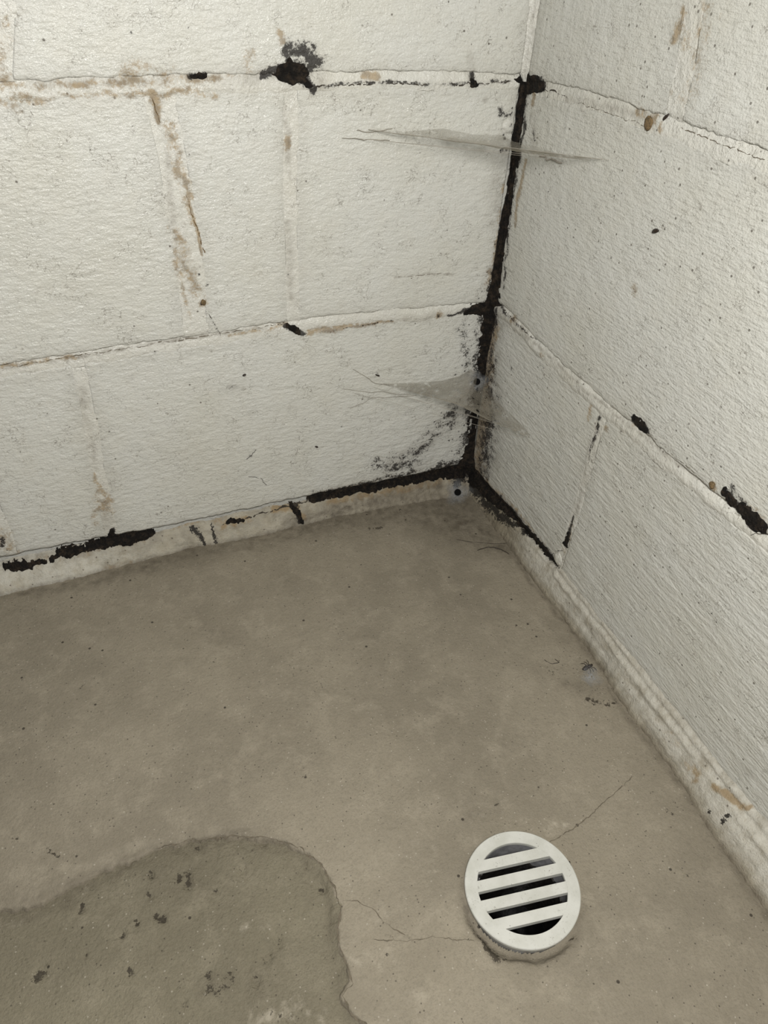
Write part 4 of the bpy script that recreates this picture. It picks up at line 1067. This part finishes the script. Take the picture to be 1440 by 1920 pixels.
crack('L', [(455.9,199.5),(431.1,201.5),(395.4,203.0),(358.5,204.0)], 1.0, wall_left, M_FCRACK, 9)
crack('L', [(358.5,204.0),(299.5,206.1),(256.8,207.4),(215.0,208.1)], 1.0, wall_left, M_FCRACK, 10)
crack('R', [(27.2,397.0),(47.3,398.1),(64.9,396.7)], 1.4, wall_right, seed=11)
crack('R', [(78.4,397.0),(120.3,397.0),(142.9,396.7),(166.8,397.0)], 0.6, wall_right, M_FCRACK, 12)
crack('R', [(19.0,205.3),(54.9,202.4),(85.1,201.2)], 1.3, wall_right, seed=13)
crack('R', [(194.4,180.3),(195.3,153.9),(196.6,137.9)], 1.3, wall_right, seed=14)
crack('R', [(194.8,77.1),(195.0,59.6),(193.8,37.5)], 1.5, wall_right, seed=15)
crack('R', [(175.9,10.6),(183.3,23.6),(193.5,33.1)], 1.3, wall_right, seed=16)
crack('R', [(190.1,10.2),(195.5,22.2),(196.1,31.2)], 1.0, wall_right, seed=17)
crack('R', [(244.6,203.4),(257.4,204.2),(291.5,203.7),(314.9,202.6)], 0.8, wall_right, M_FCRACK, 18)
crack('R', [(197.2,403.3),(225.2,402.6),(257.7,401.7),(274.7,401.6)], 0.8, wall_right, M_FCRACK, 19)
crack('F', [(-147.7,-419.5),(-124.3,-415.2),(-99.5,-410.0),(-83.5,-404.4),(-62.3,-399.2),(-47.7,-393.2)], 1.0, floor, M_FCRACK, 20)
crack('F', [(-297.2,-403.1),(-286.9,-406.9),(-279.7,-414.1),(-271.9,-429.0),(-264.3,-438.9)], 0.9, floor, M_FCRACK, 21)
def fmax(a, b):
    h = fget(a, b)
    for i_, j_ in ((2, 0), (-2, 0), (0, 2), (0, -2)): h = np.maximum(h, fget(a + i_, b + j_))
    return h
crack('P', [(-314.1,-356.5),(-302.8,-374.6),(-299.3,-390.9),(-298.7,-406.3),(-304.7,-418.5),(-307.4,-429.8),(-306.3,-443.6),(-306.1,-452.4)], 1.8, floor, M_FCRACK, 23)
crack('P', [(-306.1,-452.4),(-314.3,-457.6),(-313.0,-467.9),(-305.4,-479.8)], 1.8, floor, M_FCRACK, 24)
crack('P', [(-314.1,-356.5),(-334.1,-342.0),(-359.1,-330.6),(-388.9,-324.3),(-411.3,-322.0)], 1.2, floor, M_FCRACK, 25)
crack('F', [(-285.2,-433.6),(-265.6,-441.9),(-244.7,-447.3),(-222.2,-458.2)], 0.8, floor, M_FCRACK, 22)

# ------------------------------------------------------------------ spider webs
def to3(w, q, lift=1.0):
    return np.array(wpos(w, np.array(q[0]), np.array(q[1]), np.array(lift)))
def resample(P, n):
    P = np.array(P); L = np.concatenate([[0], np.cumsum(np.linalg.norm(np.diff(P, axis=0), axis=1))])
    s = np.linspace(0, L[-1], n)
    return np.stack([np.interp(s, L, P[:, k]) for k in range(3)], -1)
def web_sheet(name, back, front, mat, parent, seed=0, nu=90, nv=26, sag=0.002):
    B = resample(back, nu); F = resample(front, nu)
    t = np.linspace(0, 1, nv)[:, None, None]
    P = B[None] * (1 - t) + F[None] * t
    uu, vv = np.meshgrid(np.linspace(0, 1, nu), np.linspace(0, 1, nv))
    P[..., 2] += -sag * np.sin(np.pi * uu) * np.sin(np.pi * vv) * 2 + 0.0011 * fbm(uu * 9, vv * 4, 500 + seed, 3) * np.sin(np.pi * vv)
    al = (0.55 + 0.45 * np.sin(np.pi * uu)) * (0.55 + 0.45 * sstep(0, 0.5, vv)) * (0.75 + 0.4 * fbm(uu * 12, vv * 2, 510 + seed, 2))
    S = np.zeros(uu.shape + (4,)); S[..., 3] = np.clip(al + 0.5 * sstep(0.9, 1.0, vv), 0, 1)
    return link(name, mesh_np(name, P.reshape(-1, 3), grid_quads(nu, nv), S.reshape(-1, 4)), mat, parent)
def strand(name, P, r, mat, parent, n=26, wob=0.0, seed=0):
    P = resample(P, n); V = []; Q = []
    if wob:
        s = np.linspace(0, 1, n)
        for k in range(3): P[:, k] += wob * fbm(s * 5, s * 0 + k, 600 + seed, 2) * np.sin(np.pi * s)
    for i in range(n):
        d = P[min(i + 1, n - 1)] - P[max(i - 1, 0)]; d = d / (np.linalg.norm(d) + 1e-12)
        a = np.cross(d, [0.3, 0.5, 0.8]); a /= np.linalg.norm(a) + 1e-12; b = np.cross(d, a)
        rr = r * (1.0 if 0 < i < n - 1 else 0.5)
        for k in range(4):
            an = math.pi / 2 * k; V.append(P[i] + rr * (math.cos(an) * a + math.sin(an) * b))
    for i in range(n - 1):
        for k in range(4): Q.append((i * 4 + k, i * 4 + (k + 1) % 4, i * 4 + 4 + (k + 1) % 4, i * 4 + 4 + k))
    return link(name, mesh_np(name, np.array(V), np.array(Q)), mat, parent)
def pts3(w, L, lift=1.2): return [to3(w, q, lift) for q in L]

w1 = tag(empty('cobweb'), 'dusty cobweb sheet slung across the corner below the upper joint', 'cobweb')
backL = [(139.3,367.0),(106.4,363.8),(72.6,364.9),(41.8,358.9),(15.7,357.8)]; backR = [(28.5,355.1),(69.7,358.1),(105.5,364.3),(126.7,367.9)]
cz = [(0.1,353.0)][0][1]
frontA = [(139.2,366.2)][0]; frontB = [(126.8,367.5)][0]
web_sheet('web_sheet', pts3('L', backL) + [np.array((-0.006, -0.006, cz / 1000))] + pts3('R', backR), [to3('L', frontA), to3('R', frontB)], M_WEB, w1, 1)
for i, (a, b) in enumerate((([(155.1,361.0)][0], [(112.9,363.8)][0]), ([(139.2,366.2)][0], [(135.0,369.1)][0]), ([(134.4,358.5)][0], [(78.6,355.5)][0]))):
    strand('web_strand', [to3('L', a), to3('R', b)], 0.00014, M_STRAND, w1, seed=i)
strand('web_strand', pts3('L', [(161.9,361.2),(139.0,359.5),(120.3,357.9)], 1.5), 0.00025, M_STRAND, w1, wob=0.002, seed=5)
strand('web_strand', pts3('L', [(149.3,366.6),(134.6,364.9),(118.4,366.6)], 1.5), 0.0003, M_STRAND, w1, wob=0.002, seed=6)
strand('web_strand', pts3('R', [(43.3,350.3),(60.0,351.0),(77.9,353.0)], 2.0), 0.0006, M_STRAND, w1, wob=0.003, seed=7)

w2 = tag(empty('cobweb'), 'thicker dirty cobweb with torn holes across the corner below the middle joint', 'cobweb')
back = pts3('L', [(116.0,131.0),(78.8,126.1),(47.9,123.5),(29.3,125.6),(17.4,131.3)], 1.5) + [np.array((-0.009, -0.009, [(9.2,131.2)][0][1] / 1000))] + pts3('R', [(0.2,120.3),(33.4,110.7),(67.2,113.0),(94.2,113.4),(106.3,111.6)], 1.5)
fl = to3('L', [(115.9,130.4)][0], 1.5); fr = to3('R', [(107.3,108.5)][0], 1.5)
mid = fl * 0.5 + fr * 0.5 + np.array((0.004, 0.004, 0.004))
web_sheet('web_sheet', back, [fl, fl * 0.72 + fr * 0.28 + np.array((0.002, 0.003, 0.002)), mid, fl * 0.28 + fr * 0.72 + np.array((0.002, 0.002, 0.001)), fr], M_WEBDARK, w2, 2, sag=0.001)
for i, (a, b) in enumerate((([(149.4,126.2)][0], [(97.6,103.0)][0]), ([(126.4,128.5)][0], [(109.7,113.7)][0]), ([(99.1,114.4)][0], [(71.4,99.5)][0]))):
    strand('web_strand', [to3('L', a), to3('R', b)], 0.00013, M_STRAND, w2, seed=10 + i)
for i, L in enumerate(([(160.8,132.5),(126.2,122.2),(83.9,113.0)], [(152.0,108.0),(125.9,115.9),(77.6,110.7)], [(149.8,153.3),(126.6,134.6),(108.8,127.4)])):
    strand('web_strand', pts3('L', L, 1.5), 0.0002, M_STRAND, w2, wob=0.002, seed=14 + i)

def funnel(label, loc, axis_dir, r0, r1, length, dark):
    t = tag(empty('funnel_web', loc), label, 'cobweb')
    ax = Vector(axis_dir).normalized(); q = ax.to_track_quat('Z', 'Y')
    n, m = 36, 12; V = []; S = []
    for j in range(m):
        f = j / (m - 1); r = r0 + (r1 - r0) * f ** 2.2; z = length * (f - 1.0)
        for i in range(n):
            a = 2 * math.pi * i / n; rr = r * (1 + 0.16 * math.sin(3 * a + 1) * f + 0.12 * math.sin(5 * a) * f)
            v = q @ Vector((rr * math.cos(a), rr * math.sin(a), z)); V.append(tuple(v / 1000)); S.append((0, 0, 0, 0.9 * (1.0 - f ** 1.5)))
    Q = [(j * n + i, j * n + (i + 1) % n, (j + 1) * n + (i + 1) % n, (j + 1) * n + i) for j in range(m - 1) for i in range(n)]
    link('web_tube', mesh_np('web_tube', np.array(V), np.array(Q), np.array(S)), M_FUNNEL, t)
    if dark:
        V = [tuple(q @ Vector((0, 0, -length)) / 1000)] + [tuple(q @ Vector((r0 * 1.02 * math.cos(a), r0 * 1.02 * math.sin(a), -length * 0.86)) / 1000) for a in [2 * math.pi * i / 24 for i in range(24)]]
        Q = [(0, 1 + i, 1 + (i + 1) % 24) for i in range(24)]
        link('dark_mouth', mesh_np('dark_mouth', np.array(V), np.array(Q)), M_HOLE, t)
    return t
zf = [(8.1,123.4)][0][1]
funnel('small pale funnel web with a dark mouth in the corner joint above the dirty cobweb', (-0.017, -0.018, (zf + 3) / 1000), (-0.45, -0.68, 0.58), 3.4, 12.0, 5.0, True)
fc = [(-25.5,-23.0)][0]
funnel('bluish funnel web with a dark hole where the walls meet the floor', ((fc[0] - 2) / 1000, (fc[1] - 4) / 1000, (FLOOR_Z + 13) / 1000), (-0.42, -0.66, 0.62), 3.8, 16.0, 5.0, True)
fc2 = [(-23.6,-300.5)][0]
funnel('white wispy funnel web on the floor against the right wall toe', ((fc2[0] - 3) / 1000, fc2[1] / 1000, (FLOOR_Z + 5.5) / 1000), (-0.6, -0.2, 0.6), 0.6, 11.0, 3.0, False)

# ------------------------------------------------------------------ dead insects, crumbs and fibres
def oriented(w, q, ang):
    """rotation with local x along the given in-wall angle (degrees from horizontal-away-from-corner), z out of the wall"""
    a = math.radians(ang)
    if w == 'L': ex, ez_, n = Vector((-1, 0, 0)), Vector((0, 0, 1)), Vector((0, -1, 0))
    elif w == 'R': ex, ez_, n = Vector((0, -1, 0)), Vector((0, 0, 1)), Vector((-1, 0, 0))
    else: ex, ez_, n = Vector((1, 0, 0)), Vector((0, 1, 0)), Vector((0, 0, 1))
    x = ex * math.cos(a) + ez_ * math.sin(a); y = n.cross(x)
    return Matrix((x, y, n)).transposed().to_euler()
def speck(w, q, size, ang, label, name='debris_speck', mat=M_BUG, seed=0, cat='debris', group=None):
    if w == 'F': loc = Vector((q[0] / 1000, q[1] / 1000, (float(fget(q[0], q[1])) + size[2] * 0.5) / 1000))
    else: loc = on_wall(w, q, size[2] * 0.5)
    return tag(lumpy(name, loc, size, mat, seed, 0.25, 2, oriented(w, q, ang)), label, cat, group)
speck('R', [(200.9,339.4)][0], (3.0, 1.5, 1.2), 25, 'black seed shaped dropping on the upper right wall', seed=1)
speck('R', [(180.8,406.2)][0], (3.4, 1.1, 1.0), 50, 'black splinter at the upper joint of the right wall', seed=2)
speck('R', [(20.4,142.8)][0], (2.2, 1.6, 1.2), 60, 'dark brown crumb on the right wall just beside the corner', seed=3)
speck('L', [(256.6,162.9)][0], (2.0, 1.2, 1.0), -20, 'small dark crumb in the middle of the lower left wall', seed=4)
speck('L', [(188.1,68.0)][0], (1.8, 1.0, 0.9), 30, 'tiny dark crumb low on the left wall above the cracked toe', seed=5)
speck('F', [(-133.9,-435.4)][0], (1.4, 0.8, 0.8), 40, 'dark crumb beside the notch in the drain rim', seed=6)
speck('R', [(322.5,206.2)][0], (2.6, 2.6, 1.4), 0, 'brown crumb just above the two black mould holes', 'debris_speck', M_BROWN, 7)
speck('L', [(286.2,237.5)][0], (2.2, 2.6, 1.3), 0, 'brown crumb at the foot of the brown stained joint', 'debris_speck', M_BROWN, 8)
speck('R', [(167.3,400.0)][0], (4.2, 4.2, 1.4), 0, 'ochre crumb on the upper joint of the right wall', 'debris_speck', M_BROWN, 9)

def insect(w, q, ang, s, label, legs=6):
    loc = on_wall(w, q, 0.6 * s) if w != 'F' else Vector((q[0] / 1000, q[1] / 1000, (float(fget(q[0], q[1])) + 1.6 * s) / 1000))
    t = tag(empty('dead_insect', loc), label, 'insect'); t.rotation_euler = oriented(w, q, ang)
    lumpy('abdomen', (-1.6 * s / 1000, 0, 0), (1.9 * s, 1.0 * s, 0.8 * s), M_BUG, 11, 0.12, 2, parent=t)
    lumpy('thorax', (0.6 * s / 1000, 0, 0.0002), (1.1 * s, 0.8 * s, 0.8 * s), M_BUG, 12, 0.12, 2, parent=t)
    lumpy('head', (1.9 * s / 1000, 0, 0), (0.7 * s, 0.6 * s, 0.6 * s), M_BUG, 13, 0.1, 2, parent=t)
    for k in range(legs):
        sd = 1 if k % 2 else -1; xx = (0.9 - 0.6 * (k // 2)) * s
        P = np.array([(xx, 0.5 * sd * s, 0), (xx + 0.6 * (1 - k // 2) * s, 2.0 * sd * s, 0.7 * s), (xx + 1.3 * (1 - k // 2) * s, 3.4 * sd * s, -0.4 * s)]) / 1000
        strand('leg', P, 0.00013 * s, M_BUG, t, n=8)
    return t
insect('L', [(122.8,141.3)][0], 30, 0.9, 'small black dead insect stuck above the left end of the dirty cobweb', 2)
insect('F', [(-20.4,-288.9)][0], 10, 2.0, 'black dead fly with bent legs at the right wall toe beside the wispy web')

def fibre(surf, pts, r, label, seed=0, lift=0.5):
    pts = np.array(pts, float)
    if surf == 'F': P = np.stack([pts[:, 0], pts[:, 1], fget(pts[:, 0], pts[:, 1]) + lift], -1) / 1000
    else: P = np.array([on_wall(surf, q, lift) for q in pts])
    o = strand('fibre', P, r, M_HAIR, None, n=30, wob=0.0012, seed=seed)
    return tag(o, label, 'fibre')
fibre('F', [(-43.4,-111.7),(-29.9,-110.8),(-17.7,-118.6),(-13.6,-128.9)], 0.0004, 'dark curved fibre on the floor near the corner', 1)
fibre('F', [(-57.8,-88.5),(-40.2,-99.1),(-19.1,-109.0),(1.3,-114.0)], 0.00022, 'thin straight dark fibre on the floor just behind the curved one', 2)
fibre('L', [(262.0,68.5),(256.2,72.5),(251.4,78.0)], 0.00028, 'short dark fibre low on the left wall beside a smudge', 3)
fibre('L', [(262.0,46.3),(248.4,40.4),(243.3,30.1)], 0.00025, 'hooked dark fibre low on the left wall above the cracked toe', 4)
fibre('R', [(376.5,205.9),(367.9,199.7),(365.1,195.6)], 0.0002, 'hair thin fibre under the lower mould hole at the right edge', 5)
fibre('F', [(-53.4,-266.7),(-49.0,-273.5),(-41.9,-274.1),(-43.4,-269.0)], 0.0003, 'curled dark fibre on the floor left of the dead fly', 6)
